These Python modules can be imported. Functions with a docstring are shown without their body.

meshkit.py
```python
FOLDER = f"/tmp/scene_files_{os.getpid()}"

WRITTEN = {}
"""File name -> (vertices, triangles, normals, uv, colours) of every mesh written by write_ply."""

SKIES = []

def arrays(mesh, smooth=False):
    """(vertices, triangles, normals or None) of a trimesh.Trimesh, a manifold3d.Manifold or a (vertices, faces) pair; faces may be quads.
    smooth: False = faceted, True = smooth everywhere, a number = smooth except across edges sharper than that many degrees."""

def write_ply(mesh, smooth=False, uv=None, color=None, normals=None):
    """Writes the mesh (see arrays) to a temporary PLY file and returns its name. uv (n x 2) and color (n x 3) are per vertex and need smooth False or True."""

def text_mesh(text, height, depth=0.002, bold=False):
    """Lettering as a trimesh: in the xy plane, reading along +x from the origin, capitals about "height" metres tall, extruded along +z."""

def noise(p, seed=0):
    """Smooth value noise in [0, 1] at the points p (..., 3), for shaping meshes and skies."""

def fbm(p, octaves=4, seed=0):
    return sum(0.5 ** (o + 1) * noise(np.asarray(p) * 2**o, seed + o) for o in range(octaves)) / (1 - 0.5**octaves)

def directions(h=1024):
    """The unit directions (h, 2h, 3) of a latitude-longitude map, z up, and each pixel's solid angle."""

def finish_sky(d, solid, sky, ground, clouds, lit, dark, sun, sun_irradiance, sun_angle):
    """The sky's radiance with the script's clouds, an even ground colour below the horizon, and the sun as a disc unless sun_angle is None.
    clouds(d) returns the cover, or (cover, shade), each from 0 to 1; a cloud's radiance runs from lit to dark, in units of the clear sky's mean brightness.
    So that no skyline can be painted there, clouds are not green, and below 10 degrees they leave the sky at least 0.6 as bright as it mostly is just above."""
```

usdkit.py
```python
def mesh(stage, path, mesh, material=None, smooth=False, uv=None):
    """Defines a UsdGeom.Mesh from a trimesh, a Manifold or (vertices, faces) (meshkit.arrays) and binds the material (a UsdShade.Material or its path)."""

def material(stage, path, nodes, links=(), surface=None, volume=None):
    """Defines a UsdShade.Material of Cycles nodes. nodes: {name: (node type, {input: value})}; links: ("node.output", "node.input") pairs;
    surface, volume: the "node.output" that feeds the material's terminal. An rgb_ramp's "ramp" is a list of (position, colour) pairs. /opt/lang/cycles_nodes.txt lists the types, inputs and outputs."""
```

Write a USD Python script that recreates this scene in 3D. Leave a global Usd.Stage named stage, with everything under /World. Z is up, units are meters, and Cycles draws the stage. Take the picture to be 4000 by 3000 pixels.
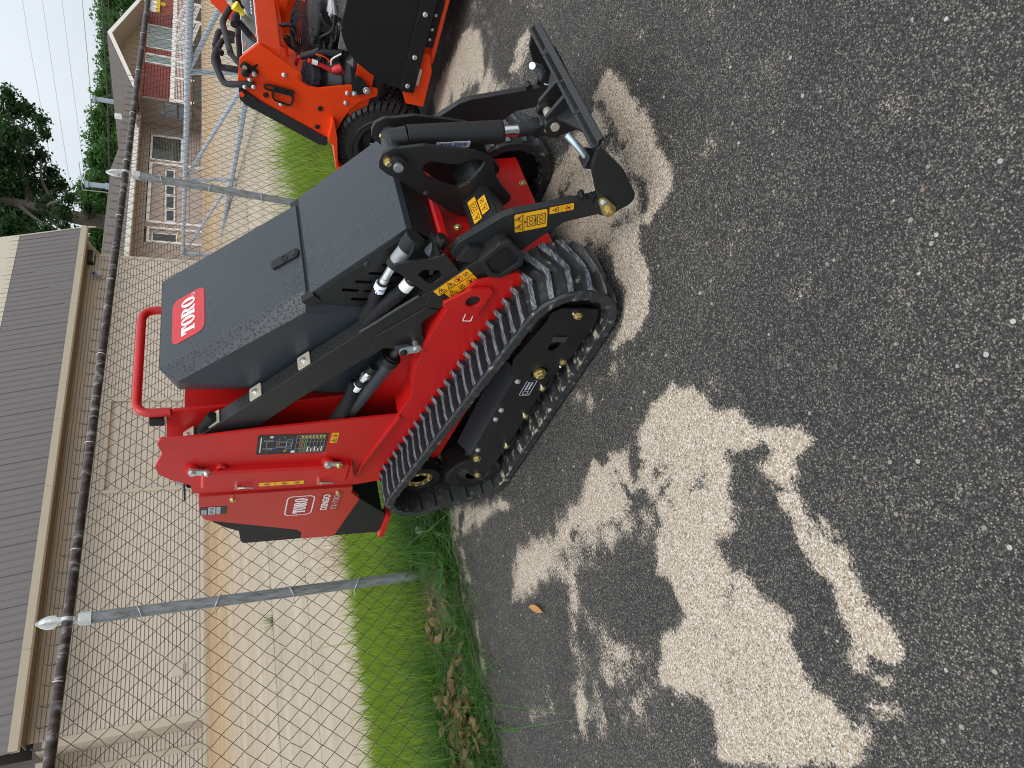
import math, random
import numpy as np, trimesh, shapely
from shapely.geometry import Polygon, box as sbox, Point, LineString
from shapely import affinity
from shapely.ops import unary_union
import usdkit, meshkit
from pxr import Usd, UsdGeom, UsdLux, UsdShade, Gf, Sdf, Vt

stage = Usd.Stage.CreateInMemory()
UsdGeom.SetStageUpAxis(stage, 'Z'); UsdGeom.SetStageMetersPerUnit(stage, 1.0)
UsdGeom.Xform.Define(stage, '/World'); UsdGeom.Scope.Define(stage, '/World/Looks')
random.seed(7); RNG = np.random.default_rng(7)

# ---------------------------------------------------------------- camera (the phone was held upright, so the stored picture is turned a quarter)
F, CU, CV, EYE = 1450.0, 829.5, 1106.0, 1.2
PITCH, AZ = math.atan(680 / 1450.0), math.radians(37.0)
FW = np.array([math.sin(AZ) * math.cos(PITCH), math.cos(AZ) * math.cos(PITCH), -math.sin(PITCH)])
RT = np.array([math.cos(AZ), -math.sin(AZ), 0.0]); DN = np.cross(FW, RT); CAM = np.array([0, 0, EYE])
cam = UsdGeom.Camera.Define(stage, '/World/camera')
right, up, back = DN, RT, -FW                     # picture right = world down, picture up = world right
cam.AddTransformOp().Set(Gf.Matrix4d(*right, 0, *up, 0, *back, 0, *CAM, 1))
cam.CreateHorizontalApertureAttr(36.0); cam.CreateVerticalApertureAttr(27.0)
cam.CreateFocalLengthAttr(36.0 * F / 2212.0)
cam.CreateClippingRangeAttr(Gf.Vec2f(0.05, 5000))
cam.CreateExposureAttr(0.0)

# ---------------------------------------------------------------- overcast sky and its soft sun
SUN_EL, SUN_AZ = math.radians(58), math.radians(205)          # azimuth of the direction towards the sun: atan2(x, y)
usdkit.material(stage, '/World/Looks/sky_mat', {
    'sky': ('sky_texture', {'sky_type': 'single_scattering', 'sun_disc': False, 'sun_elevation': SUN_EL, 'sun_rotation': SUN_AZ}),
    'tc': ('texture_coordinate', {}),
    'n': ('noise_texture', {'scale': 2.2, 'detail': 5.0, 'roughness': 0.55}),
    'r': ('rgb_ramp', {'ramp': [(0.3, (6.1, 6.7, 7.4)), (0.55, (7.2, 7.7, 8.2)), (0.75, (8.2, 8.5, 8.8))]}),
    'm': ('mix_color', {'fac': 0.93, 'use_clamp': False}),
    's': ('separate_xyz', {}), 'z': ('map_range', {'from_min': 0.0, 'from_max': 1.0, 'to_min': 1.0, 'to_max': 2.1, 'clamp': True}), 'g': ('mix_color', {'blend_type': 'multiply', 'fac': 1.0, 'use_clamp': False}),
    'b': ('background_shader', {'strength': 0.1})},
    [('tc.generated', 'n.vector'), ('n.fac', 'r.fac'), ('sky.color', 'm.a'), ('r.color', 'm.b'), ('tc.generated', 's.vector'), ('s.z', 'z.value'), ('m.result', 'g.a'), ('z.result', 'g.b'), ('g.result', 'b.color')], surface='b.background')
dome = UsdLux.DomeLight.Define(stage, '/World/sky')
UsdShade.MaterialBindingAPI.Apply(dome.GetPrim()).Bind(UsdShade.Material.Get(stage, '/World/Looks/sky_mat'))
dome.GetPrim().SetCustomDataByKey('kind', 'structure')
sun = UsdLux.DistantLight.Define(stage, '/World/sun')
sun.CreateNormalizeAttr(True); sun.CreateIntensityAttr(0.4); sun.CreateAngleAttr(25.0); sun.CreateColorAttr(Gf.Vec3f(1, 0.97, 0.92))
sun.AddRotateXYZOp().Set(Gf.Vec3f(90 - math.degrees(SUN_EL), 0, 180 - math.degrees(SUN_AZ)))

# ---------------------------------------------------------------- survey: picture measurements turned into real points
ZT = dict(A=(600,1500,.45208),B=(1400,900,.49729),C=(1400,1400,.45208),D=(1600,500,.36166),E=(1400,400,.6304),F=(2000,100,.47281),G=(2000,450,.47281),
  H=(500,900,.45208),I=(1300,850,.6304),J=(1400,0,.54250),K=(800,0,.45208),L=(0,0,.45208),M=(0,700,.45208),N=(1450,1700,.39401),O=(0,2200,.48373),
  Q=(1000,2000,.60579),R=(300,0,.27125),T=(300,450,.27125),U=(2000,1400,.90416),V=(2000,0,.90416),W=(0,1400,.63291),Y=(0,850,.27125),
  AA=(680,1200,.6304),AB=(1280,1100,.47281),AC=(1900,900,.47281),AD=(1700,1250,.5516),P2=(820,0,.3152),d=(0,0,1.808318),f=(0,0,1.0))
def ray(zid, x, y):
    a = ZT[zid]; px, py = (a[0] + x * a[2]) / 1.808318, (a[1] + y * a[2]) / 1.808318
    return FW * F + RT * (1659 - py - CU) + DN * (px - CV)
def hit(zid, x, y, X=None, Y=None, Z=None, plane=None):
    r = ray(zid, x, y)
    if X is not None: t = (X - CAM[0]) / r[0]
    elif Y is not None: t = (Y - CAM[1]) / r[1]
    elif Z is not None: t = (Z - CAM[2]) / r[2]
    else: p0, n = plane; t = np.dot(p0 - CAM, n) / np.dot(r, n)
    return CAM + r * t
def side(zid, pts, X):                             # outline in the (y, z) plane at x = X
    return [tuple(hit(zid, x, y, X=X)[1:]) for x, y in pts]

# ---------------------------------------------------------------- scene tree helpers
COUNT, LOC = {}, {}
def numbered(path):
    n = COUNT.get(path, 0); COUNT[path] = n + 1
    return path if n == 0 else '%s_%03d' % (path, n)
def tag(prim, label=None, cat=None, group=None, kind=None):
    for k, v in (('label', label), ('category', cat), ('group', group), ('kind', kind)):
        if v: prim.SetCustomDataByKey(k, v)
    return prim
def thing(name, label=None, cat=None, loc=(0, 0, 0), group=None, kind=None):
    path = numbered('/World/' + name); x = UsdGeom.Xform.Define(stage, path)
    x.AddTranslateOp().Set(Gf.Vec3d(*map(float, loc))); LOC[path] = np.array(loc, float)
    tag(x.GetPrim(), label, cat, group, kind); return path
def cat_(ms):
    if not isinstance(ms, list): ms = [ms]
    vs, fs, o = [], [], 0
    for m in ms:
        if m is None: continue
        v, f = (m.vertices, m.faces) if hasattr(m, 'faces') else m
        v = np.asarray(v, float); f = np.asarray(f, int)
        if f.shape[1] == 4: f = np.vstack([f[:, [0, 1, 2]], f[:, [0, 2, 3]]])
        vs.append(v); fs.append(f + o); o += len(v)
    return np.vstack(vs), np.vstack(fs)
def obj(name, mesh, m, parent=None, smooth=False, label=None, kind=None, cat=None, group=None):
    v, f = cat_(mesh)
    if parent is None:
        path = numbered('/World/' + name); LOC[path] = np.zeros(3)
    else:
        path = numbered(parent + '/' + name); LOC[path] = LOC[parent]; v = v - LOC[parent]
    p = usdkit.mesh(stage, path, (v, f), M[m], smooth)
    tag(p.GetPrim(), label, cat, group, kind); return path
def copy_of(src, name, loc, rot=0, label=None, group=None, scale=None):
    path = numbered('/World/' + name); x = UsdGeom.Xform.Define(stage, path)
    x.GetPrim().GetReferences().AddInternalReference(src); x.ClearXformOpOrder()
    for a in list(x.GetPrim().GetAttributes()):
        pass
    x.AddTranslateOp().Set(Gf.Vec3d(*map(float, loc)))
    if rot: x.AddRotateZOp().Set(float(rot))
    if scale: x.AddScaleOp().Set(Gf.Vec3f(*([scale] * 3) if np.isscalar(scale) else scale))
    x.GetPrim().SetInstanceable(True); was = stage.GetPrimAtPath(src).GetCustomData()
    tag(x.GetPrim(), label or was.get('label'), was.get('category'), group or was.get('group')); return path

# ---------------------------------------------------------------- shapes
def box(x0, x1, y0, y1, z0, z1, c=0.0):
    x0, x1 = sorted((x0, x1)); y0, y1 = sorted((y0, y1)); z0, z1 = sorted((z0, z1))
    if c <= 0:
        b = trimesh.creation.box((x1 - x0, y1 - y0, z1 - z0)); b.apply_translation(((x0 + x1) / 2, (y0 + y1) / 2, (z0 + z1) / 2)); return b
    pts = []
    for sx in (0, 1):
        for sy in (0, 1):
            for sz in (0, 1):
                for k in range(3):
                    p = [(x0, x1)[sx], (y0, y1)[sy], (z0, z1)[sz]]
                    for j in range(3):
                        if j != k: p[j] += c * (1 - 2 * (sx, sy, sz)[j])
                    pts.append(p)
    return trimesh.convex.convex_hull(np.array(pts))
def poly(p):
    p = p if hasattr(p, 'geom_type') else Polygon(p)
    return p if p.is_valid else p.buffer(0)
def ext2(shape, h):
    out = []
    for g in getattr(shape, 'geoms', [shape]):
        if g.geom_type == 'Polygon' and g.area > 1e-9: out.append(trimesh.creation.extrude_polygon(g, h, engine='earcut'))
    return trimesh.util.concatenate(out)
def rnd(p, r):
    return poly(p).buffer(-r).buffer(r * 2, quad_segs=4).buffer(-r, quad_segs=4) if r else poly(p)
def prism(shape, x0, x1, r=0.0, axis='x'):
    """an outline extruded along an axis: (y, z) along x, (x, z) along y, (x, y) along z"""
    g = rnd(shape, r); m = ext2(g, abs(x1 - x0)); v = m.vertices.copy(); lo = min(x0, x1)
    w = np.empty_like(v)
    if axis == 'x': w[:, 1], w[:, 2], w[:, 0] = v[:, 0], v[:, 1], lo + v[:, 2]
    elif axis == 'y': w[:, 0], w[:, 2], w[:, 1] = v[:, 0], v[:, 1], lo + v[:, 2]
    else: w[:, 0], w[:, 1], w[:, 2] = v[:, 0], v[:, 1], lo + v[:, 2]
    return w, (m.faces[:, ::-1] if axis == 'y' else m.faces)
def frame2(shape, o, U, V, h=0.0008, lift=0.0006):
    """a flat outline (u, v) laid on the plane through o with axes U, V"""
    m = ext2(shape, h) if not hasattr(shape, 'faces') else shape; U, V = np.array(U, float), np.array(V, float)
    U /= np.linalg.norm(U); V /= np.linalg.norm(V); N = np.cross(U, V); v = np.asarray(m.vertices)
    return np.asarray(o) + v[:, :1] * U + v[:, 1:2] * V + (v[:, 2:3] + lift) * N, m.faces
def cyl(p0, p1, r, n=20, r1=None):
    p0, p1 = np.array(p0, float), np.array(p1, float)
    return tube([p0, p1], [r, r if r1 is None else r1], n)
def tube(path, r, n=8, closed=False, cap=True):
    P = np.array(path, float); k = len(P); R = np.broadcast_to(np.asarray(r, float), (k,))
    T = np.gradient(P, axis=0) if not closed else np.roll(P, -1, 0) - np.roll(P, 1, 0)
    T /= np.maximum(np.linalg.norm(T, axis=1, keepdims=True), 1e-12)
    a = np.array([0, 0, 1.0]) if abs(T[0][2]) < 0.9 else np.array([1.0, 0, 0]); A = np.cross(T[0], a); A /= np.linalg.norm(A); fr = []
    for t in T:
        A = A - t * (A @ t); A /= max(np.linalg.norm(A), 1e-12); fr.append((A, np.cross(t, A)))
    an = np.linspace(0, 2 * np.pi, n, endpoint=False)
    v = np.vstack([P[i] + R[i] * (np.cos(an)[:, None] * fr[i][0] + np.sin(an)[:, None] * fr[i][1]) for i in range(k)])
    f = []
    for i in range(k if closed else k - 1):
        i2 = (i + 1) % k; j = np.arange(n); j2 = (j + 1) % n
        f.append(np.stack([i * n + j, i * n + j2, i2 * n + j2, i2 * n + j], 1))
    f = np.vstack(f); f = np.vstack([f[:, [0, 1, 2]], f[:, [0, 2, 3]]])
    if cap and not closed:
        c0, c1 = len(v), len(v) + 1; v = np.vstack([v, P[0], P[-1]]); j = np.arange(n); j2 = (j + 1) % n
        f = np.vstack([f, np.stack([np.full(n, c0), j2, j], 1), np.stack([np.full(n, c1), (k - 1) * n + j, (k - 1) * n + j2], 1)])
    return v, f
def smoothpath(pts, per=6):
    P = np.array(pts, float); Q = np.vstack([2 * P[0] - P[1], P, 2 * P[-1] - P[-2]]); out = []
    for i in range(1, len(Q) - 2):
        for t in np.linspace(0, 1, per, endpoint=False):
            a, b, c, d = Q[i - 1], Q[i], Q[i + 1], Q[i + 2]
            out.append(0.5 * (2 * b + (c - a) * t + (2 * a - 5 * b + 4 * c - d) * t * t + (3 * b - a - 3 * c + d) * t ** 3))
    return np.array(out + [P[-1]])
def bent(pts, r=0.03, per=5):
    """a path with its corners rounded"""
    P = [np.array(p, float) for p in pts]; out = [P[0]]
    for i in range(1, len(P) - 1):
        a = P[i - 1] - P[i]; b = P[i + 1] - P[i]; la, lb = np.linalg.norm(a), np.linalg.norm(b); q = min(r, la / 2, lb / 2)
        A, B = P[i] + a / la * q, P[i] + b / lb * q
        for t in np.linspace(0, 1, per): out.append((1 - t) ** 2 * A + 2 * t * (1 - t) * P[i] + t * t * B)
    return np.array(out + [P[-1]])
def lathe(prof, o, axis, n=28):
    """prof: (radius, height) pairs turned about an axis"""
    o, ax = np.array(o, float), np.array(axis, float); ax /= np.linalg.norm(ax)
    a = np.array([0, 0, 1.0]) if abs(ax[2]) < 0.9 else np.array([1.0, 0, 0]); A = np.cross(ax, a); A /= np.linalg.norm(A); B = np.cross(ax, A)
    an = np.linspace(0, 2 * np.pi, n, endpoint=False); ring = np.cos(an)[:, None] * A + np.sin(an)[:, None] * B
    v = np.vstack([o + ax * h + max(r, 1e-5) * ring for r, h in prof]); f = []
    for i in range(len(prof) - 1):
        j = np.arange(n); j2 = (j + 1) % n; f.append(np.stack([i * n + j, i * n + j2, (i + 1) * n + j2, (i + 1) * n + j], 1))
    f = np.vstack(f); return v, np.vstack([f[:, [0, 1, 2]], f[:, [0, 2, 3]]])
def bolt(p, axis, r=0.009, h=0.008):
    p, ax = np.array(p, float), np.array(axis, float); ax /= np.linalg.norm(ax)
    return [cyl(p - ax * .004, p + ax * h * .35, r * 1.35, 16), tube([p + ax * h * .3, p + ax * h * .95, p + ax * h * 1.1], [r, r, r * .8], 6)]
def mirx(mesh, c):
    v, f = cat_(mesh); v = v.copy(); v[:, 0] = 2 * c - v[:, 0]; return v, f[:, ::-1]
def rrect(w, h, r, cx=0, cy=0):
    return sbox(cx - w / 2 + r, cy - h / 2 + r, cx + w / 2 - r, cy + h / 2 - r).buffer(r, quad_segs=5)
def fbm2(x, y, s, seed=0, oct=4):
    return meshkit.fbm(np.stack([np.asarray(x) * s, np.asarray(y) * s, np.zeros_like(np.asarray(x, float))], -1), oct, seed)

# ---------------------------------------------------------------- materials
M = {}
def mat(name, nodes, links, **kw):
    M[name] = usdkit.material(stage, '/World/Looks/' + name, nodes, links, **(kw or {'surface': 'p.BSDF'}))
def plain(name, col, rough=0.5, metal=0.0, var=0.12, scale=9.0, bump=0.0, bscale=80.0, spec=0.5, bev=0.0, coat=0.0):
    nodes = {'g': ('geometry', {}), 'n': ('noise_texture', {'scale': scale, 'detail': 5.0, 'roughness': 0.6}),
             'r': ('rgb_ramp', {'ramp': [(0.25, tuple(c * (1 - var) for c in col)), (0.75, tuple(min(1, c * (1 + var)) for c in col))]}),
             'rr': ('map_range', {'from_min': 0.3, 'from_max': 0.7, 'to_min': rough * 0.88, 'to_max': min(1, rough * 1.12)}),
             'p': ('principled_bsdf', {'metallic': metal, 'specular_ior_level': spec, 'coat_weight': coat, 'coat_roughness': 0.12})}
    links = [('g.position', 'n.vector'), ('n.fac', 'r.fac'), ('r.color', 'p.base_color'), ('n.fac', 'rr.value'), ('rr.result', 'p.roughness')]
    src = None
    if bev:
        nodes['bv'] = ('bevel', {'samples': 4, 'radius': bev}); src = 'bv.bevel'
    if bump:
        nodes['n2'] = ('noise_texture', {'scale': bscale, 'detail': 3.0}); nodes['b'] = ('bump', {'strength': bump, 'distance': 0.01})
        links += [('g.position', 'n2.vector'), ('n2.fac', 'b.height')]
        if src: links.append((src, 'b.normal'))
        src = 'b.normal'
    if src: links.append((src, 'p.normal'))
    mat(name, nodes, links)
def wetpaint(name, col, rough=0.4, drop=140.0, drops=0.30, dark=0.45, bev=0.003, grain=0.0, dust=0.0):
    """paint with rain drops standing on the faces that look up"""
    nodes = {'g': ('geometry', {}), 'n': ('noise_texture', {'scale': 6.0, 'detail': 4.0}),
      'r': ('rgb_ramp', {'ramp': [(0.3, tuple(c * 0.92 for c in col)), (0.7, tuple(c * 1.08 for c in col))]}),
      'v': ('voronoi_texture', {'scale': drop}), 'rnd': ('separate_color', {}),
      'size': ('math', {'math_type': 'multiply', 'value2': drops}), 'lt': ('math', {'math_type': 'subtract'}),
      'mk': ('map_range', {'from_min': 0.0, 'from_max': 0.12, 'clamp': True}),
      'nz': ('separate_xyz', {}), 'up': ('map_range', {'from_min': 0.25, 'from_max': 0.6, 'clamp': True}),
      'dm': ('math', {'math_type': 'multiply'}), 'dk': ('mix_color', {'blend_type': 'multiply', 'b': (dark, dark, dark)}),
      'ro': ('map_range', {'from_min': 0.0, 'from_max': 1.0, 'to_min': rough, 'to_max': 0.08}),
      'b': ('bump', {'strength': 0.6, 'distance': 0.002}), 'p': ('principled_bsdf', {'specular_ior_level': 0.55})}
    links = [('g.position', 'n.vector'), ('n.fac', 'r.fac'), ('g.position', 'v.vector'), ('v.color', 'rnd.color'), ('rnd.r', 'size.value1'),
      ('size.value', 'lt.value1'), ('v.distance', 'lt.value2'), ('lt.value', 'mk.value'), ('g.true_normal', 'nz.vector'), ('nz.z', 'up.value'),
      ('mk.result', 'dm.value1'), ('up.result', 'dm.value2'), ('r.color', 'dk.a'), ('dm.value', 'dk.fac'), ('dk.result', 'p.base_color'),
      ('dm.value', 'ro.value'), ('ro.result', 'p.roughness'), ('dm.value', 'b.height'), ('b.normal', 'p.normal')]
    if bev:
        nodes['bv'] = ('bevel', {'samples': 4, 'radius': bev}); links.append(('bv.bevel', 'b.normal'))
    mat(name, nodes, links)
wetpaint('hood_paint', (0.016, 0.021, 0.028), 0.40, drop=150, drops=0.60, dark=0.2)
wetpaint('black_paint', (0.0055, 0.0060, 0.0064), 0.46, drop=120, drops=0.5, dark=0.5)
wetpaint('red_paint', (0.47, 0.006, 0.005), 0.40, drop=120, drops=0.25, dark=0.8)
plain('red_panel', (0.42, 0.022, 0.015), 0.38, var=0.05, bev=0.004)
plain('red_decal', (0.47, 0.02, 0.025), 0.45, var=0.16, scale=60)
plain('red_decal_side', (0.33, 0.016, 0.013), 0.4, var=0.05)
plain('black_plastic', (0.009, 0.0095, 0.0095), 0.55, spec=0.3, bump=0.15, bscale=400, bev=0.004)
plain('black_fill', (0.008, 0.008, 0.009), 0.7)
plain('black_steel', (0.006, 0.006, 0.006), 0.42, spec=0.35, var=0.3, bev=0.003)
plain('dark_steel', (0.035, 0.038, 0.043), 0.38, metal=0.2, bev=0.002)
plain('rubber', (0.017, 0.018, 0.020), 0.55, var=0.35, scale=30, bump=0.3, bscale=140, bev=0.004)
plain('sleeve', (0.008, 0.008, 0.009), 0.75, spec=0.3, bump=0.5, bscale=60)
plain('zinc', (0.62, 0.63, 0.62), 0.3, metal=0.9, var=0.1, bev=0.002)
plain('pale_zinc', (0.62, 0.58, 0.46), 0.38, metal=0.55, var=0.06, bev=0.002)
plain('gold_zinc', (0.62, 0.50, 0.22), 0.28, metal=0.95, var=0.2, scale=60)
plain('chrome', (0.8, 0.8, 0.8), 0.08, metal=1.0, var=0.02)
plain('grey_cap', (0.30, 0.31, 0.32), 0.45, metal=0.5)
plain('blue_zinc', (0.55, 0.66, 0.68), 0.3, metal=0.85, var=0.15, scale=30)
plain('white_paint', (0.78, 0.78, 0.77), 0.5, var=0.03)
plain('decal_yellow', (0.80, 0.40, 0.012), 0.35, var=0.03)
plain('decal_black', (0.012, 0.012, 0.012), 0.4, var=0.05)
plain('decal_red', (0.62, 0.05, 0.02), 0.4, var=0.05)
plain('decal_blue', (0.03, 0.13, 0.5), 0.4); plain('decal_green', (0.04, 0.3, 0.06), 0.4); plain('decal_olive', (0.5, 0.42, 0.03), 0.4); plain('decal_brown', (0.4, 0.13, 0.03), 0.4)
plain('decal_grey', (0.45, 0.46, 0.5), 0.4)
plain('orange_paint', (0.76, 0.055, 0.006), 0.33, var=0.04, bev=0.003)
plain('yellow_plastic', (0.8, 0.6, 0.02), 0.4); plain('red_rubber', (0.5, 0.02, 0.02), 0.5)
plain('engine_black', (0.016, 0.016, 0.017), 0.5, var=0.4, scale=20, bev=0.004); plain('engine_alloy', (0.45, 0.46, 0.47), 0.35, metal=0.8, var=0.25, scale=40, bev=0.003)
plain('tyre', (0.014, 0.014, 0.0145), 0.6, var=0.3, scale=30, bump=0.2, bev=0.003)
plain('foam', (0.012, 0.012, 0.013), 0.85, bump=0.3, bscale=300); plain('grip', (0.02, 0.022, 0.024), 0.7, bump=0.3, bscale=200)
plain('console_black', (0.016, 0.017, 0.019), 0.3, var=0.4, scale=90)
plain('galvanised', (0.36, 0.39, 0.42), 0.5, metal=0.45, var=0.2, scale=35)
plain('gate_pipe', (0.33, 0.38, 0.44), 0.55, metal=0.3, var=0.15, scale=12)
plain('cast_alloy', (0.62, 0.62, 0.60), 0.4, metal=0.7, var=0.12, scale=40)
plain('wire', (0.075, 0.052, 0.038), 0.6, metal=0.3, var=0.45, scale=25)
plain('tie_wire', (0.55, 0.55, 0.53), 0.4, metal=0.7)
plain('soil', (0.10, 0.075, 0.05), 0.95, var=0.5, scale=14, bump=0.8, bscale=60)
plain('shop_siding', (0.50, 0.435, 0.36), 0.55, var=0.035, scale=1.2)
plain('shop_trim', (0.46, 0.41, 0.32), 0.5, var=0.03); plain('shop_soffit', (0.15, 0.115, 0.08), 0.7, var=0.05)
plain('shop_roof', (0.125, 0.110, 0.107), 0.5, var=0.06, scale=3.0)
plain('fixture_dark', (0.03, 0.028, 0.025), 0.5); plain('fixture_grey', (0.35, 0.37, 0.4), 0.5); plain('fixture_blue', (0.03, 0.06, 0.3), 0.4)
plain('house_siding', (0.37, 0.295, 0.245), 0.65, var=0.03, scale=1.0); plain('house_red', (0.30, 0.055, 0.042), 0.6, var=0.05, scale=2.0)
plain('house_shake', (0.34, 0.255, 0.185), 0.75, var=0.10, scale=3.0); plain('house_trim', (0.78, 0.76, 0.72), 0.5, var=0.03); plain('house_door', (0.42, 0.335, 0.285), 0.5, var=0.02)
plain('deck_wood', (0.075, 0.062, 0.05), 0.85, var=0.5, scale=4.0); plain('yellow_paint', (0.75, 0.52, 0.02), 0.5)
plain('blue_sign', (0.02, 0.06, 0.4), 0.4); plain('brass', (0.75, 0.5, 0.1), 0.3, metal=0.8)
plain('window_dark', (0.015, 0.018, 0.022), 0.08, spec=0.8); plain('blind', (0.13, 0.135, 0.10), 0.6); plain('pane_grey', (0.24, 0.30, 0.27), 0.12, spec=0.7)
plain('bark', (0.10, 0.085, 0.07), 0.95, var=0.5, scale=9.0, bump=0.9, bscale=24)
plain('cable', (0.012, 0.013, 0.015), 0.6)
plain('dry_stalk', (0.36, 0.21, 0.10), 0.9, var=0.3)
plain('rock', (0.50, 0.49, 0.46), 0.9, var=0.15, scale=12, bump=0.5, bscale=30)
plain('pebble', (0.35, 0.31, 0.26), 0.8, var=0.3, scale=30)
plain('litter_white', (0.75, 0.77, 0.8), 0.5)
def islands(name, ramp, rough=0.6, trans=0.3, spec=0.3):
    mat(name, {'g': ('geometry', {}), 'r': ('rgb_ramp', {'ramp': ramp}), 'p': ('principled_bsdf', {'roughness': rough, 'specular_ior_level': spec}),
               't': ('translucent_bsdf', {}), 'm': ('mix_closure', {'fac': trans})},
        [('g.random_per_island', 'r.fac'), ('r.color', 'p.base_color'), ('r.color', 't.color'), ('p.BSDF', 'm.closure1'), ('t.BSDF', 'm.closure2')], surface='m.closure')
islands('grass_blade', [(0, (0.20, 0.30, 0.026)), (0.45, (0.38, 0.48, 0.04)), (0.8, (0.52, 0.56, 0.07)), (0.93, (0.42, 0.43, 0.09)), (1, (0.46, 0.36, 0.15))], 0.5, 0.42)
islands('long_grass', [(0, (0.06, 0.15, 0.025)), (0.5, (0.12, 0.26, 0.04)), (0.85, (0.22, 0.36, 0.06)), (1, (0.42, 0.36, 0.16))], 0.5, 0.4)
islands('weed_leaf', [(0, (0.03, 0.09, 0.015)), (1, (0.07, 0.16, 0.025))], 0.5, 0.25)
islands('dry_leaf', [(0, (0.28, 0.18, 0.10)), (0.5, (0.42, 0.31, 0.20)), (1, (0.55, 0.45, 0.33))], 0.8, 0.15)
islands('orange_leaf', [(0, (0.50, 0.25, 0.08)), (1, (0.55, 0.29, 0.10))], 0.6, 0.2)
islands('oak_leaf', [(0, (0.022, 0.06, 0.016)), (0.6, (0.065, 0.15, 0.03)), (1, (0.14, 0.26, 0.05))], 0.55, 0.3)
islands('maple_leaf', [(0, (0.05, 0.12, 0.024)), (0.6, (0.12, 0.25, 0.045)), (1, (0.21, 0.36, 0.065))], 0.6, 0.3)
islands('lug', [(0, (0.055, 0.062, 0.070)), (1, (0.085, 0.095, 0.105))], 0.6, 0.0)
mat('lug_top', {'g': ('geometry', {}), 'w': ('noise_texture', {'scale': 90.0, 'detail': 4.0, 'roughness': 0.7}), 'mp': ('mapping', {'scale': (0.35, 3.0, 1.0)}),
     'r': ('rgb_ramp', {'ramp': [(0.36, (0.012, 0.013, 0.015)), (0.48, (0.075, 0.085, 0.10)), (0.66, (0.24, 0.26, 0.285))]}),
     'bv': ('bevel', {'samples': 4, 'radius': 0.004}), 'b': ('bump', {'strength': 0.5, 'distance': 0.004}), 'p': ('principled_bsdf', {'roughness': 0.5})},
    [('g.position', 'mp.vector'), ('mp.vector', 'w.vector'), ('w.fac', 'r.fac'), ('r.color', 'p.base_color'), ('w.fac', 'b.height'), ('bv.bevel', 'b.normal'), ('b.normal', 'p.normal')])
mat('belt_dusty', {'g': ('geometry', {}), 'n': ('noise_texture', {'scale': 40.0, 'detail': 4.0}), 's': ('separate_xyz', {}), 'lo': ('map_range', {'from_min': 0.05, 'from_max': 0.025, 'to_min': 0.0, 'to_max': 0.26, 'clamp': True}),
     'a': ('math', {'math_type': 'add'}), 'nn': ('separate_xyz', {}), 'ups': ('map_range', {'from_min': 0.5, 'from_max': 0.8, 'clamp': True}), 'lm': ('math', {'math_type': 'multiply'}), 'r': ('rgb_ramp', {'ramp': [(0.5, (0.014, 0.015, 0.016)), (0.64, (0.04, 0.04, 0.04)), (0.74, (0.40, 0.34, 0.26))]}),
     'p': ('principled_bsdf', {'roughness': 0.6})},
    [('g.position', 'n.vector'), ('g.position', 's.vector'), ('s.z', 'lo.value'), ('n.fac', 'a.value1'), ('g.normal', 'nn.vector'), ('nn.z', 'ups.value'), ('lo.result', 'lm.value1'), ('ups.result', 'lm.value2'), ('lm.value', 'a.value2'), ('a.value', 'r.fac'), ('r.color', 'p.base_color')])
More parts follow.
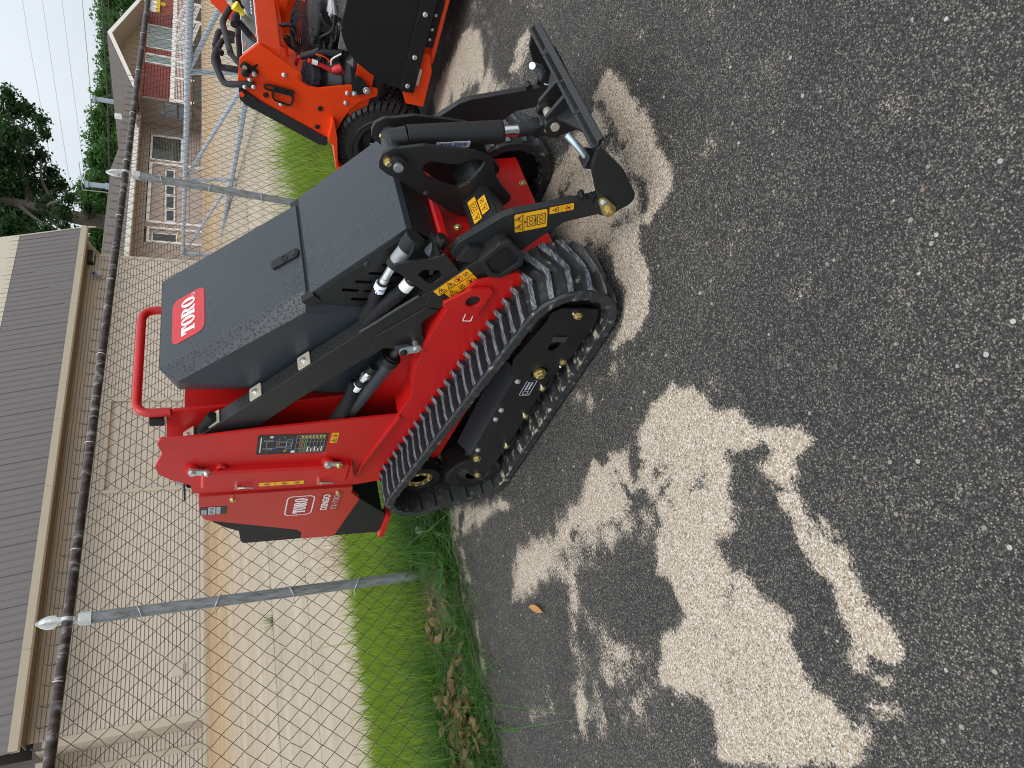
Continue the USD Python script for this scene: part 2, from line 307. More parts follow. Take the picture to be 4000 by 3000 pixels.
mat('rusty_rail', {'g': ('geometry', {}), 'mp': ('mapping', {'scale': (3.0, 1.0, 1.0)}), 'n': ('noise_texture', {'scale': 9.0, 'detail': 6.0, 'roughness': 0.65, 'distortion': 0.6}),
     'r': ('rgb_ramp', {'ramp': [(0.34, (0.016, 0.012, 0.012)), (0.47, (0.036, 0.022, 0.018)), (0.56, (0.075, 0.055, 0.048)), (0.62, (0.20, 0.20, 0.20)), (0.75, (0.30, 0.31, 0.32))]}),
     'p': ('principled_bsdf', {'roughness': 0.42, 'metallic': 0.25}), 'b': ('bump', {'strength': 0.3, 'distance': 0.004})},
    [('g.position', 'mp.vector'), ('mp.vector', 'n.vector'), ('n.fac', 'r.fac'), ('r.color', 'p.base_color'), ('n.fac', 'b.height'), ('b.normal', 'p.normal')])
mat('post_steel', {'g': ('geometry', {}), 'mp': ('mapping', {'scale': (1.0, 1.0, 0.25)}), 'n': ('noise_texture', {'scale': 60.0, 'detail': 5.0, 'roughness': 0.7}),
     'r': ('rgb_ramp', {'ramp': [(0.32, (0.10, 0.09, 0.07)), (0.45, (0.19, 0.20, 0.20)), (0.62, (0.25, 0.27, 0.28)), (0.75, (0.30, 0.26, 0.20))]}),
     'p': ('principled_bsdf', {'roughness': 0.5, 'metallic': 0.3})},
    [('g.position', 'mp.vector'), ('mp.vector', 'n.vector'), ('n.fac', 'r.fac'), ('r.color', 'p.base_color')])
mat('shingle', {'g': ('geometry', {}), 'n': ('noise_texture', {'scale': 2.6, 'detail': 6.0, 'roughness': 0.75}), 'mp': ('mapping', {'scale': (1.0, 3.0, 4.0)}),
     'r': ('rgb_ramp', {'ramp': [(0.3, (0.045, 0.036, 0.030)), (0.55, (0.105, 0.085, 0.070)), (0.75, (0.16, 0.13, 0.11))]}), 'p': ('principled_bsdf', {'roughness': 0.9})},
    [('g.position', 'mp.vector'), ('mp.vector', 'n.vector'), ('n.fac', 'r.fac'), ('r.color', 'p.base_color')])
# asphalt: dark binder, stones of several sizes, and pale sand where the primvar says so
mat('asphalt', {
  'g': ('geometry', {}), 'at': ('attribute', {'attribute': 'sand'}),
  'v1': ('voronoi_texture', {'scale': 290.0}), 's1': ('separate_color', {}), 'vd': ('voronoi_texture', {'scale': 62.0, 'randomness': 1.0}), 's2': ('separate_color', {}),
  'r1': ('rgb_ramp', {'ramp': [(0.0, (0.042, 0.041, 0.040)), (0.42, (0.070, 0.068, 0.065)), (0.66, (0.115, 0.109, 0.10)), (0.80, (0.18, 0.165, 0.145)), (0.93, (0.27, 0.24, 0.20)), (1.0, (0.36, 0.33, 0.285))]}),
  'ed': ('map_range', {'from_min': 0.28, 'from_max': 0.52, 'to_min': 1.0, 'to_max': 0.38, 'clamp': True}), 'm1': ('mix_color', {'blend_type': 'multiply', 'fac': 1.0}),
  'big': ('map_range', {'from_min': 0.955, 'from_max': 0.965, 'clamp': True}), 'bigd': ('map_range', {'from_min': 0.30, 'from_max': 0.26, 'clamp': True}), 'bm': ('math', {'math_type': 'multiply'}),
  'r2': ('rgb_ramp', {'ramp': [(0.0, (0.16, 0.10, 0.08)), (0.35, (0.34, 0.29, 0.23)), (0.7, (0.24, 0.23, 0.22)), (1.0, (0.46, 0.44, 0.40))]}), 'm2': ('mix_color', {}),
  'nl': ('noise_texture', {'scale': 1.7, 'detail': 5.0, 'roughness': 0.6}), 'rl': ('rgb_ramp', {'ramp': [(0.3, (0.72, 0.72, 0.74)), (0.7, (1.18, 1.16, 1.12))]}), 'm3': ('mix_color', {'blend_type': 'multiply', 'fac': 1.0, 'use_clamp': False}),
  'n1': ('noise_texture', {'scale': 130.0, 'detail': 5.0, 'roughness': 0.8}), 'n2': ('noise_texture', {'scale': 9.0, 'detail': 4.0, 'roughness': 0.6}),
  'a1': ('math', {'math_type': 'multiply_add', 'value2': 1.9, 'value3': -0.95}), 'a2': ('math', {'math_type': 'multiply_add', 'value2': 1.3, 'value3': -0.65}), 'a3': ('math', {'math_type': 'add'}), 'a4': ('math', {'math_type': 'add'}),
  'sf': ('map_range', {'from_min': 0.42, 'from_max': 0.62, 'clamp': True}),
  'v3': ('voronoi_texture', {'scale': 260.0}), 's3': ('separate_color', {}),
  'r3': ('rgb_ramp', {'ramp': [(0.0, (0.26, 0.18, 0.115)), (0.2, (0.43, 0.34, 0.245)), (0.6, (0.56, 0.475, 0.37)), (0.88, (0.68, 0.61, 0.51)), (1.0, (0.78, 0.74, 0.68))]}),
  'e3': ('map_range', {'from_min': 0.3, 'from_max': 0.6, 'to_min': 1.0, 'to_max': 0.72, 'clamp': True}), 'm5': ('mix_color', {'blend_type': 'multiply', 'fac': 1.0}),
  'm4': ('mix_color', {}),
  'h1': ('math', {'math_type': 'multiply_add', 'value2': 0.5}), 'b': ('bump', {'strength': 0.75, 'distance': 0.004, 'invert': True}),
  'p': ('principled_bsdf', {'roughness': 0.78, 'specular_ior_level': 0.35})},
 [('g.position', x + '.vector') for x in ('v1', 'vd', 'nl', 'n1', 'n2', 'v3')] + [
  ('v1.color', 's1.color'), ('s1.r', 'r1.fac'), ('v1.distance', 'ed.value'), ('r1.color', 'm1.a'), ('ed.result', 'm1.b'),
  ('vd.color', 's2.color'), ('s2.g', 'big.value'), ('vd.distance', 'bigd.value'), ('big.result', 'bm.value1'), ('bigd.result', 'bm.value2'), ('s2.r', 'r2.fac'),
  ('m1.result', 'm2.a'), ('r2.color', 'm2.b'), ('bm.value', 'm2.fac'), ('nl.fac', 'rl.fac'), ('m2.result', 'm3.a'), ('rl.color', 'm3.b'),
  ('n1.fac', 'a1.value1'), ('n2.fac', 'a2.value1'), ('a1.value', 'a3.value1'), ('a2.value', 'a3.value2'), ('a3.value', 'a4.value1'), ('at.fac', 'a4.value2'), ('a4.value', 'sf.value'),
  ('v3.color', 's3.color'), ('s3.r', 'r3.fac'), ('v3.distance', 'e3.value'), ('r3.color', 'm5.a'), ('e3.result', 'm5.b'),
  ('m3.result', 'm4.a'), ('m5.result', 'm4.b'), ('sf.result', 'm4.fac'), ('m4.result', 'p.base_color'),
  ('v1.distance', 'h1.value1'), ('v3.distance', 'h1.value3'), ('h1.value', 'b.height'), ('b.normal', 'p.normal')])
mat('concrete', {
  'g': ('geometry', {}), 'mp': ('mapping', {'scale': (0.35, 1.0, 1.0)}), 'n': ('noise_texture', {'scale': 2.0, 'detail': 7.0, 'roughness': 0.68}), 'nf': ('noise_texture', {'scale': 130.0, 'detail': 3.0}),
  'r': ('rgb_ramp', {'ramp': [(0.3, (0.29, 0.235, 0.17)), (0.55, (0.38, 0.315, 0.235)), (0.75, (0.45, 0.385, 0.295))]}),
  's': ('separate_xyz', {}), 'nw': ('math', {'math_type': 'multiply_add', 'value2': 2.2}), 'ru': ('rgb_ramp', {'ramp': [(0.0, (1, 1, 1)), (0.30, (1.0, 0.98, 0.95)), (0.66, (1.0, 0.83, 0.62)), (0.86, (0.92, 0.76, 0.60)), (1.0, (1.0, 0.95, 0.88))]}), 'my': ('map_range', {'from_min': 9.0, 'from_max': 23.0, 'clamp': True}),
  'm': ('mix_color', {'blend_type': 'multiply', 'fac': 1.0}), 'rf': ('rgb_ramp', {'ramp': [(0.3, (0.84, 0.84, 0.84)), (0.6, (1, 1, 1))]}), 'm2': ('mix_color', {'blend_type': 'multiply', 'fac': 1.0}),
  'b': ('bump', {'strength': 0.25, 'distance': 0.004}), 'p': ('principled_bsdf', {'roughness': 0.85, 'specular_ior_level': 0.3})},
 [('g.position', 'mp.vector'), ('mp.vector', 'n.vector'), ('g.position', 'nf.vector'), ('n.fac', 'r.fac'), ('g.position', 's.vector'), ('n.fac', 'nw.value1'), ('s.y', 'nw.value3'), ('nw.value', 'my.value'), ('my.result', 'ru.fac'),
  ('r.color', 'm.a'), ('ru.color', 'm.b'), ('nf.fac', 'rf.fac'), ('m.result', 'm2.a'), ('rf.color', 'm2.b'), ('m2.result', 'p.base_color'), ('nf.fac', 'b.height'), ('b.normal', 'p.normal')])
mat('field', {'g': ('geometry', {}), 'n': ('noise_texture', {'scale': 0.6, 'detail': 6.0}), 'r': ('rgb_ramp', {'ramp': [(0.3, (0.05, 0.08, 0.02)), (0.7, (0.10, 0.13, 0.04))]}), 'p': ('principled_bsdf', {'roughness': 0.95})},
    [('g.position', 'n.vector'), ('n.fac', 'r.fac'), ('r.color', 'p.base_color')])

# ---------------------------------------------------------------- the ground
def edge(x):                                       # where the asphalt stops
    return 3.126 - 0.09 * (np.clip(x, -2, 3) - 1.226)
def zg(y):                                         # height of the land: flat lot, small bank, rising yard, flat terrace
    return np.interp(y, [3.16, 3.55, 21.5, 400], [0.0, 0.08, 0.985, 0.985])
def sheet(xs, ys, zf, name, m, **kw):
    X, Y = np.meshgrid(xs, ys, indexing='ij'); v = np.stack([X, Y, zf(X, Y)], -1).reshape(-1, 3)
    i, j = np.meshgrid(np.arange(len(xs) - 1), np.arange(len(ys) - 1), indexing='ij'); n = len(ys)
    f = np.stack([i * n + j, (i + 1) * n + j, (i + 1) * n + j + 1, i * n + j + 1], -1).reshape(-1, 4)
    return obj(name, (v, f), m, None, smooth=False, **kw)
sheet(np.array([-300, -40, 0, 10, 60, 300.]), np.array([-200, -20, 2, 3.16, 3.55, 8, 21.5, 60, 400.]), lambda X, Y: zg(Y) - 0.05, 'ground', 'field', kind='structure')
# asphalt lot with its sand: fine grid where it is seen, coarse further out
SANDP = [
 ('U', .96, .010, [(760,110),(800,130),(850,200),(880,260),(950,300),(930,400),(950,480),(930,560),(960,640),(950,740),(900,790),(900,860),(980,900),(1050,960),(1130,1040),(1220,1130),(1220,1200),(1230,1300),(1270,1390),(1390,1470),(1460,1560),(1500,1759),(900,1759),(860,1540),(780,1480),(660,1440),(600,1380),(640,1290),(640,1180),(720,1090),(700,990),(620,920),(620,800),(640,700),(640,600),(690,520),(650,450),(600,420),(560,330),(600,190),(680,140)]),
 ('U', 1.05, .006, [(880,260),(940,240),(980,230),(1000,290),(1100,300),(1180,300),(1250,300),(1290,350),(1260,400),(1210,440),(1240,490),(1290,560),(1300,620),(1360,700),(1400,780),(1440,850),(1490,930),(1520,1010),(1570,1090),(1610,1150),(1640,1220),(1670,1280),(1650,1330),(1600,1290),(1550,1290),(1550,1340),(1600,1370),(1650,1370),(1640,1420),(1590,1410),(1540,1380),(1490,1340),(1460,1290),(1490,1240),(1440,1170),(1400,1090),(1380,1010),(1320,930),(1280,850),(1240,770),(1210,690),(1160,640),(1150,560),(1060,480),(1100,430),(1160,390),(1080,370),(1000,370),(940,400)]),
 ('U', .92, .012, [(1560,1500),(1600,1480),(1650,1500),(1640,1540),(1600,1580),(1570,1620),(1520,1659),(1480,1640),(1520,1580)]),
 ('U', .86, .03, [(600,300),(500,380),(350,420),(280,600),(150,760),(40,800),(0,880),(0,1050),(100,1000),(300,800),(450,720),(600,640),(680,560)]),
 ('U', .62, .05, [(230,560),(640,560),(640,760),(420,860),(300,1000),(150,1000),(60,900)]),
 ('U', .62, .03, [(235,850),(290,900),(300,1100),(330,1350),(345,1659),(270,1659),(260,1300),(225,1050)]),
 ('U', .46, .04, [(60,1480),(160,1430),(210,1500),(200,1600),(90,1590)]),
 ('U', .50, .06, [(320,1100),(640,1250),(640,1659),(360,1659)]),
 ('V', 1.02, .010, [(420,280),(480,350),(520,420),(560,480),(600,560),(640,640),(690,720),(700,770),(670,840),(630,900),(600,960),(540,1000),(550,1060),(580,1150),(600,1230),(590,1320),(570,1400),(500,1480),(440,1540),(400,1520),(480,1380),(490,1300),(470,1200),(440,1130),(420,1060),(440,1000),(520,960),(580,900),(570,800),(500,720),(460,620),(420,500),(370,420),(390,330)]),
 ('V', .78, .03, [(390,330),(370,420),(420,500),(460,620),(500,720),(570,800),(580,900),(460,980),(440,1060),(300,1120),(150,1040),(120,850),(190,700),(260,600),(330,480)]),
 ('V', .60, .02, [(440,1540),(300,1659),(200,1750),(330,1780),(480,1560),(520,1480)]),
 ('J', .95, .03, [(760,200),(800,130),(860,170),(910,290),(930,420),(900,560),(800,640),(700,760),(650,800),(560,900),(520,700),(640,480),(700,330)]),
 ('J', .68, .03, [(900,260),(960,420),(1000,560),(1080,560),(1150,330),(1240,190),(1290,170),(1290,260),(1200,440),(1170,560),(1000,720),(800,800),(700,780),(900,560)]),
 ('J', .85, .018, [(1060,560),(1090,440),(1140,330),(1200,230),(1250,180),(1285,175),(1280,280),(1230,370),(1200,440),(1180,560),(1165,500),(1190,400),(1210,330),(1160,370),(1130,460),(1120,560)]),
 ('J', .55, .01, [(1780,40),(1830,110),(1860,170),(1840,190),(1800,110)]), ('J', .5, .01, [(1890,0),(1940,70),(1960,100),(1920,60)]),
 ('N', .80, .02, [(700,800),(760,720),(900,700),(1269,620),(1400,700),(1100,900),(900,1000),(760,1050)]),
 ('Q', .62, .02, [(1290,200),(1390,560),(1440,1000),(1500,1651),(1545,1651),(1470,1000),(1430,560),(1330,200)]),
]
gx, gy = np.arange(-1.5, 6.2, 0.0145), np.linspace(-0.35, 1.0, 240)
GX, GT = np.meshgrid(gx, gy, indexing='ij')
EDGE = edge(GX) + 0.05 * (fbm2(GX, GX * 0, 3.0, 5) - 0.5) + 0.03 * (fbm2(GX, GX * 0, 14.0, 6) - 0.5)
GY = np.where(GT < 0, GT * 1.0, GT * EDGE)
sand = np.zeros(GX.size); PT = shapely.points(GX.ravel(), GY.ravel())
nz = fbm2(GX, GY, 9.0, 11).ravel() - 0.5 + 0.8 * (fbm2(GX, GY, 30.0, 13).ravel() - 0.5)
for zid, dens, soft, pts in SANDP:
    g = poly([tuple(hit(zid, x, y, Z=0)[:2]) for x, y in pts]); b = g.bounds
    near = (GX.ravel() > b[0] - .3) & (GX.ravel() < b[2] + .3) & (GY.ravel() > b[1] - .3) & (GY.ravel() < b[3] + .3)
    idx = np.nonzero(near)[0]; sd = shapely.distance(PT[idx], g.boundary) * np.where(shapely.contains(g, PT[idx]), 1, -1)
    sand[idx] = np.maximum(sand[idx], dens * np.clip(0.5 + (sd + nz[idx] * 0.045) / (soft * 2.6 + 0.035), 0, 1))
foot = (0.72 * fbm2(GX, GY, 11.0, 21, 2) + 0.28 * fbm2(GX, GY, 45.0, 23, 3)).ravel()
sand -= 0.5 * np.clip((foot - 0.63) / 0.12, 0, 1)
sand -= 0.12 * np.clip((fbm2(GX, GY, 4.0, 31).ravel() - 0.50) / 0.2, 0, 1)
edge_d = (EDGE - GY).ravel()
sand = np.maximum(sand, 0.62 * np.clip(1 - edge_d / (0.035 + 0.05 * fbm2(GX, GY, 6.0, 41).ravel()), 0, 1))
sand = np.maximum(sand, 0.13 + 0.22 * (fbm2(GX, GY, 2.2, 51).ravel() - 0.5) + 0.10 * np.clip((GX.ravel() - 1.2) / 2, 0, 1))
GZ = (0.004 * (fbm2(GX, GY, 1.2, 61) - 0.5)) + 0.005 * np.clip(sand.reshape(GX.shape) - 0.5, 0, 0.8)
ax0 = np.stack([GX, GY, GZ], -1).reshape(-1, 3); n = len(gy)
i, j = np.meshgrid(np.arange(len(gx) - 1), np.arange(n - 1), indexing='ij')
af = np.stack([i * n + j, (i + 1) * n + j, (i + 1) * n + j + 1, i * n + j + 1], -1).reshape(-1, 4)
outer = [(-60, -1.5, -60, 3.3), (gx[-1], 60, -60, 3.0), (-1.5, gx[-1], -60, -0.35)]
ov, of = [], []
for x0, x1, y0, y1 in outer:
    k = len(ax0) + 4 * len(ov); ov.append([(x0, y0, 0), (x1, y0, 0), (x1, y1, 0), (x0, y1, 0)]); of.append([k, k + 1, k + 2, k + 3])
av = np.vstack([ax0] + [np.array(o, float) for o in ov]); sandv = np.concatenate([sand, np.full(4 * len(ov), 0.15)])
af = np.vstack([af, np.array(of)])
ap = obj('asphalt_lot', (av, af), 'asphalt', None, smooth=True, kind='structure')
UsdGeom.PrimvarsAPI(stage.GetPrimAtPath(ap)).CreatePrimvar('sand', Sdf.ValueTypeNames.FloatArray, 'vertex').Set(Vt.FloatArray.FromNumpy(np.clip(sandv, 0, 1.4).astype(np.float32)))
# soil verge between lot and concrete, concrete yard slabs
vx, vy = np.arange(-3, 12, 0.06), np.concatenate([np.arange(3.0, 3.9, 0.03), np.arange(3.9, 5.3, 0.08)])
sheet(vx, vy, lambda X, Y: zg(Y) - 0.008 + 0.03 * (fbm2(X, Y, 5.0, 71) - 0.5) * np.clip((Y - edge(X)) / 0.15, 0, 1), 'grass_verge_soil', 'soil', kind='structure')
yard = thing('concrete_yard', kind='structure')
for y0, y1 in ((4.78, 6.58), (6.60, 8.80), (8.83, 14.9), (14.93, 21.46)):
    xs = np.array([-6, 3, 12, 24, 50.]) if y0 > 5 else np.arange(-6, 14, 0.2); k = len(xs)
    e0 = y0 + (0.12 * (fbm2(xs, xs * 0, 2.5, 81) - 0.5) if y0 < 5 else 0)
    tops = [(x, y, zg(y) + 0.006) for x, y in zip(xs, e0 * np.ones(k))] + [(x, y1, zg(y1) + 0.006) for x in xs]; bots = [(x, y, z - 0.08) for x, y, z in tops]
    v = np.array(tops + bots); f = []
    for a in range(k - 1):
        f += [(a, a + 1, k + a + 1, k + a), (2 * k + a, 2 * k + a + 1, a + 1, a), (k + a, k + a + 1, 3 * k + a + 1, 3 * k + a)]
    obj('slab', (v, np.array(f)), 'concrete', yard)
terr = sheet(np.array([-60, 0, 22, 24, 60, 120.]), np.array([21.5, 25, 32, 60.]), lambda X, Y: zg(Y) + 0.004, 'terrace_paving', 'concrete', kind='structure')

# ---------------------------------------------------------------- grass, weeds, leaf litter
def blades(n, xr, yr, h, w, lean, base, name, m, label, cat, dens=None, seed=1, curl=0.4, seg=2):
    r = np.random.default_rng(seed); x = r.uniform(*xr, n); y = r.uniform(*yr, n)
    if dens is not None:
        k = r.random(n) < dens(x, y); x, y = x[k], y[k]
    n = len(x); hh = h * r.lognormal(0, .35, n); ww = w * r.uniform(.6, 1.4, n); a = r.uniform(0, 2 * np.pi, n); d = np.stack([np.cos(a), np.sin(a)], 1)
    ln = lean * np.abs(r.normal(0, 1, n)) ** 1.2; p = np.stack([-d[:, 1], d[:, 0]], 1); vs = []
    for k in range(seg + 1):
        t = k / seg; o = np.stack([x, y], 1) + d * (ln * hh * (t + curl * t * t * 1.2))[:, None]
        z = base(x, y) + hh * (t - 0.35 * curl * t * t * np.minimum(1.6, ln * 2))
        wd = ww * (1 - t) ** 0.7 if k < seg else ww * 0.05
        vs += [np.column_stack([o - p * wd[:, None] / 2, z]), np.column_stack([o + p * wd[:, None] / 2, z])]
    v = np.stack(vs, 1).reshape(-1, 3); b = np.arange(n)[:, None] * (2 * seg + 2); f = []
    for k in range(seg): f += [b + [2 * k, 2 * k + 1, 2 * k + 3], b + [2 * k, 2 * k + 3, 2 * k + 2]]
    return obj(name, (v, np.vstack(f)), m, None, label=label, cat=cat, kind='stuff')
zb = lambda x, y: zg(y) - 0.01
clump = lambda x, y: 0.35 + 0.9 * fbm2(x, y, 3.0, 91)
blades(110000, (0.15, 8.5), (3.45, 4.86), 0.105, 0.0048, 0.45, zb, 'grass_strip', 'grass_blade', 'short bright green grass strip behind the wire fence', 'grass', lambda x, y: clump(x, y) * np.clip((y - 3.42) / 0.22, 0, 1) * np.clip((4.86 + .1 * (fbm2(x, x * 0, 5., 92) - .5) - y) / .08, 0, 1), seed=2)
blades(9000, (3.6, 8.2), (3.3, 4.95), 0.30, 0.008, 0.55, zb, 'tall_grass', 'grass_blade', 'tall lush grass clump between track loader and orange mower', 'grass', lambda x, y: np.clip((fbm2(x, y, 1.6, 93) - .32) * 4, 0, 1), seed=3, curl=.7, seg=3)
blades(9000, (0.2, 3.0), (3.16, 3.66), 0.15, 0.0065, 0.9, zb, 'edge_grass', 'long_grass', 'long dark green grass flopping along the asphalt edge', 'grass', lambda x, y: np.clip((fbm2(x, y, 2.6, 94) - .33) * 6, 0, 1) * np.where((x < .72) & (x > .3) & (y < 3.45), .10, 1), seed=4, curl=.9, seg=3)
blades(1500, (0.2, 2.6), (edge(1.5) - 0.0, 3.28), 0.10, 0.006, 1.3, zb, 'creeping_grass', 'long_grass', 'sparse grass creeping over the crumbling asphalt edge', 'grass', None, seed=14, curl=.9, seg=3)
blades(170, (1.95, 2.45), (4.75, 5.0), 0.30, 0.003, 0.35, zb, 'dry_stalks', 'dry_stalk', 'thin brown dry grass stalks at the concrete edge behind the loader', 'grass', None, seed=5)
blades(1500, (-1, 16), (8.795, 8.835), 0.03, 0.006, 0.8, lambda x, y: zg(y) - .004, 'joint_moss', 'long_grass', 'line of moss and weeds in the long joint of the concrete yard', 'moss', lambda x, y: np.clip((fbm2(x, y, 1.5, 95) - .3) * 4, 0, 1), seed=6)
blades(330, (1.8, 6), (6.57, 6.61), 0.025, 0.006, 0.8, lambda x, y: zg(y), 'joint_weeds', 'long_grass', 'faint broken line of weeds in the nearer concrete joint', 'moss', lambda x, y: np.clip((fbm2(x, y, 2.5, 96) - .42) * 6, 0, 1), seed=7)
for q, (zid, px, py, rad, cnt, lab) in enumerate([('K', 530, 1070, .13, 60, 'small weed tuft in the concrete seen above the mower pad'), ('Q', 100, 700, .05, 40, 'weed tuft in the concrete joint just left of the fence post')]):
    y0 = 8.8 if q == 0 else 8.81; c = hit(zid, px, py, Y=y0)
    blades(cnt, (c[0] - rad, c[0] + rad), (y0 - .04, y0 + .04), 0.14, 0.006, 0.7, lambda x, y: zg(y), 'weed_tuft', 'long_grass', lab, 'weed', None, seed=20 + q)
def leafmesh(c, L, W, az, tilt, roll, curl=.25, lobes=0):
    t = np.linspace(0, 1, 7 if not lobes else 11); w = W * np.sin(np.pi * t ** .8) * (1 if not lobes else (0.65 + .35 * np.abs(np.sin(lobes * np.pi * t))))
    v = np.vstack([np.column_stack([t * L - L / 2, -w / 2, curl * L * (2 * np.abs(t - .5)) ** 2 * .5 + .25 * w]), np.column_stack([t * L - L / 2, 0 * t, curl * L * (2 * np.abs(t - .5)) ** 2 * .5]), np.column_stack([t * L - L / 2, w / 2, curl * L * (2 * np.abs(t - .5)) ** 2 * .5 + .25 * w])])
    n = len(t); f = []
    for r in (0, 1):
        for k in range(n - 1): f.append((r * n + k, r * n + k + 1, (r + 1) * n + k + 1, (r + 1) * n + k))
    R = trimesh.transformations.euler_matrix(roll, tilt, az)[:3, :3]
    return v @ R.T + np.array(c), np.array(f)
L = []
r = np.random.default_rng(12)
for k in range(230):
    if k < 130: x, y = r.normal(.52, .11), r.normal(3.37, .06)
    else: x, y = r.uniform(.3, 2.5), r.uniform(3.2, 3.52)
    L.append(leafmesh((x, y, zg(y) + r.uniform(.008, .05 if k < 130 else .02)), r.uniform(.05, .10), r.uniform(.03, .055), r.uniform(0, 6.3), r.normal(0, .4), r.normal(0, .4), r.uniform(.1, .6), r.integers(0, 4)))
obj('leaf_litter', L, 'dry_leaf', None, kind='stuff', label='curled tan dead leaves heaped along the asphalt edge', cat='leaves')
c = hit('d', 1168, 1314, Z=0); a, b2 = hit('d', 1154, 1309, Z=0), hit('d', 1182, 1323, Z=0)
obj('fallen_leaf', leafmesh((c[0], c[1], .012), np.linalg.norm(b2 - a), .028, math.atan2(b2[1] - a[1], b2[0] - a[0]), .05, .1, .2), 'orange_leaf', None, smooth=True, label='single orange dry leaf lying on the open asphalt', cat='leaf')
def rosette(c, R, n, seed):
    r = np.random.default_rng(seed); return [leafmesh((c[0] + .45 * R * math.cos(q), c[1] + .45 * R * math.sin(q), c[2] + .02 + r.uniform(0, .03)), R * r.uniform(.8, 1.1), R * .5, q, -r.uniform(.1, .6), r.normal(0, .2), .2) for q in np.linspace(0, 6.28, n, endpoint=False) + r.uniform(0, .4, n)]
for q, (zid, x, y, R, lab) in enumerate([('Q', 1260, 400, .11, 'broad leaved green weed at the asphalt edge below the fence post'), ('Q', 1200, 40, .10, 'broad leaved weed at the asphalt edge beside the track'), ('Q', 1030, 50, .08, 'dark leafy weed in the grass behind the track'), ('Q', 1350, 1300, .06, 'little leafy weed beside the heap of dead leaves')]):
    c = hit(zid, x, y, Z=.02); obj('leafy_weed', rosette(c, R, 7, 30 + q), 'weed_leaf', None, smooth=True, label=lab, cat='weed', group='weeds at the asphalt edge')
rk = trimesh.creation.icosphere(2); v = rk.vertices * np.array([.055, .045, .04]) * (0.8 + .5 * meshkit.fbm(rk.vertices * 1.5 + 4, 3)[:, None]); c = hit('Q', 1075, 125, Z=.05)
obj('rubble_rock', (v + c, rk.faces), 'rock', None, label='pale broken concrete lump in the grass behind the track', cat='rock')
for q, (x, y) in enumerate([(1040, 610), (1300, 1250)]):
    c = hit('Q', x, y, Z=.04); obj('paper_scrap', leafmesh(c + [0, 0, .02], .05, .03, 2.0 + q, .5, .3, .5), 'litter_white', None, label=['white scrap of litter in the long grass', 'tiny white scrap beside the dead leaves'][q], cat='litter')
# loose pebbles
peb = trimesh.creation.icosphere(1); pm = obj('pebble_pool', [(peb.vertices * [1, .8, .55], peb.faces)], 'pebble', '/World/Looks') if False else None
vs, fs = [], []
r = np.random.default_rng(15); k = 0
for q in range(1100):
    x, y = r.uniform(-.9, 4.5), r.uniform(.05, 3.1); s = .0017 * r.lognormal(0, .40)
    R = trimesh.transformations.random_rotation_matrix(r.random(3))[:3, :3]
    vs.append((peb.vertices * [s, s * .8, s * .6]) @ R.T + [x, y, s * .4]); fs.append(peb.faces + k); k += len(peb.vertices)
islands('pebbles', [(0, (.16, .12, .10)), (.3, (.42, .36, .28)), (.6, (.55, .50, .42)), (.85, (.33, .32, .32)), (.93, (.32, .14, .10)), (1, (.50, .48, .45))], .7, 0.0)
obj('loose_grit', (np.vstack(vs), np.vstack(fs)), 'pebbles', None, smooth=True, kind='stuff', label='small loose pebbles strewn over the asphalt', cat='gravel')

# ---------------------------------------------------------------- chain link fence
FY = 3.55
rz = lambda x: 1.747 - 0.0198 * (x - 0.72)
fence = thing('chain_link_fence', 'rusty chain link fence with dark pipe rail and two grey posts behind the loader', 'fence', (1.324, FY, 0.08))
obj('top_rail', tube([(x, FY, rz(x)) for x in np.linspace(-.6, 9.2, 30)], .0225, 14), 'rusty_rail', fence, smooth=40)
for q, (xt, xb) in enumerate([(1.324, 1.330), (4.58, 4.405), (7.80, 7.75)]):
    zt = rz(xt) - .05
    p = obj('post', tube([(xb, FY, -.1), (xt, FY, zt)], .027, 18), 'post_steel', fence, smooth=40)
    obj('cap_band', lathe([(.0305, -.045), (.0312, 0), (.030, .004), (.015, .012), (.008, .02)], (xt, FY, zt), (0, 0, 1), 20), 'cast_alloy', p, smooth=40)
    eye = Point(0, 0).buffer(.036).union(Polygon([(-.03, .01), (.03, .01), (.029, .06), (.024, .085), (0, .118), (-.024, .085), (-.029, .06)])).difference(Point(0, 0).buffer(.024))
    v, f = ext2(eye.buffer(-.003).buffer(.003), .016).vertices, ext2(eye.buffer(-.003).buffer(.003), .016).faces
    ring = np.column_stack([v[:, 2] - .008 + xt, v[:, 0] + FY, v[:, 1] + rz(xt)]); front = np.column_stack([v[:, 0] * .8 + xt, v[:, 2] - .008 + FY, v[:, 1] + rz(xt)])
    spade = Polygon([(-.010, .03), (.010, .03), (.029, .05), (.030, .075), (.020, .10), (0, .125), (-.020, .10), (-.030, .075), (-.029, .05)]).difference(Point(0, .072).buffer(.008))
    obj('loop_cap', [(ring, f), prism(affinity.translate(spade, xt, rz(xt)), FY - .007, FY + .007, .004, axis='y'), cyl((xt, FY, zt), (xt, FY, rz(xt) - .02), .012, 10)], 'cast_alloy', p, smooth=35)
    for zt2 in np.linspace(.42, 1.45, 4):
        x2 = xb + (xt - xb) * (zt2 + .1) / (zt + .1) ; an = np.linspace(-.6, math.pi + .6, 16); dz = .03 * math.sin(zt2 * 9)
        obj('tie', tube([(x2 + .034 * math.cos(u), FY - .034 * math.sin(u), zt2 + dz * math.cos(u)) for u in an] + [(x2 - .05, FY + .045, zt2 - dz - .01)], .0022, 6), 'tie_wire', p, smooth=True)
for x in np.arange(.45, 9, .61):
    an = np.linspace(-2.2, 2.4, 18); obj('rail_tie', tube([(x + .004 * u, FY + .026 * math.sin(u), rz(x) + .026 * math.cos(u)) for u in an] + [(x + .02, FY + .02, rz(x) - .055)], .0021, 6), 'tie_wire', fence, smooth=True)
W, HH = .0855, .097                                 # diamond width and height
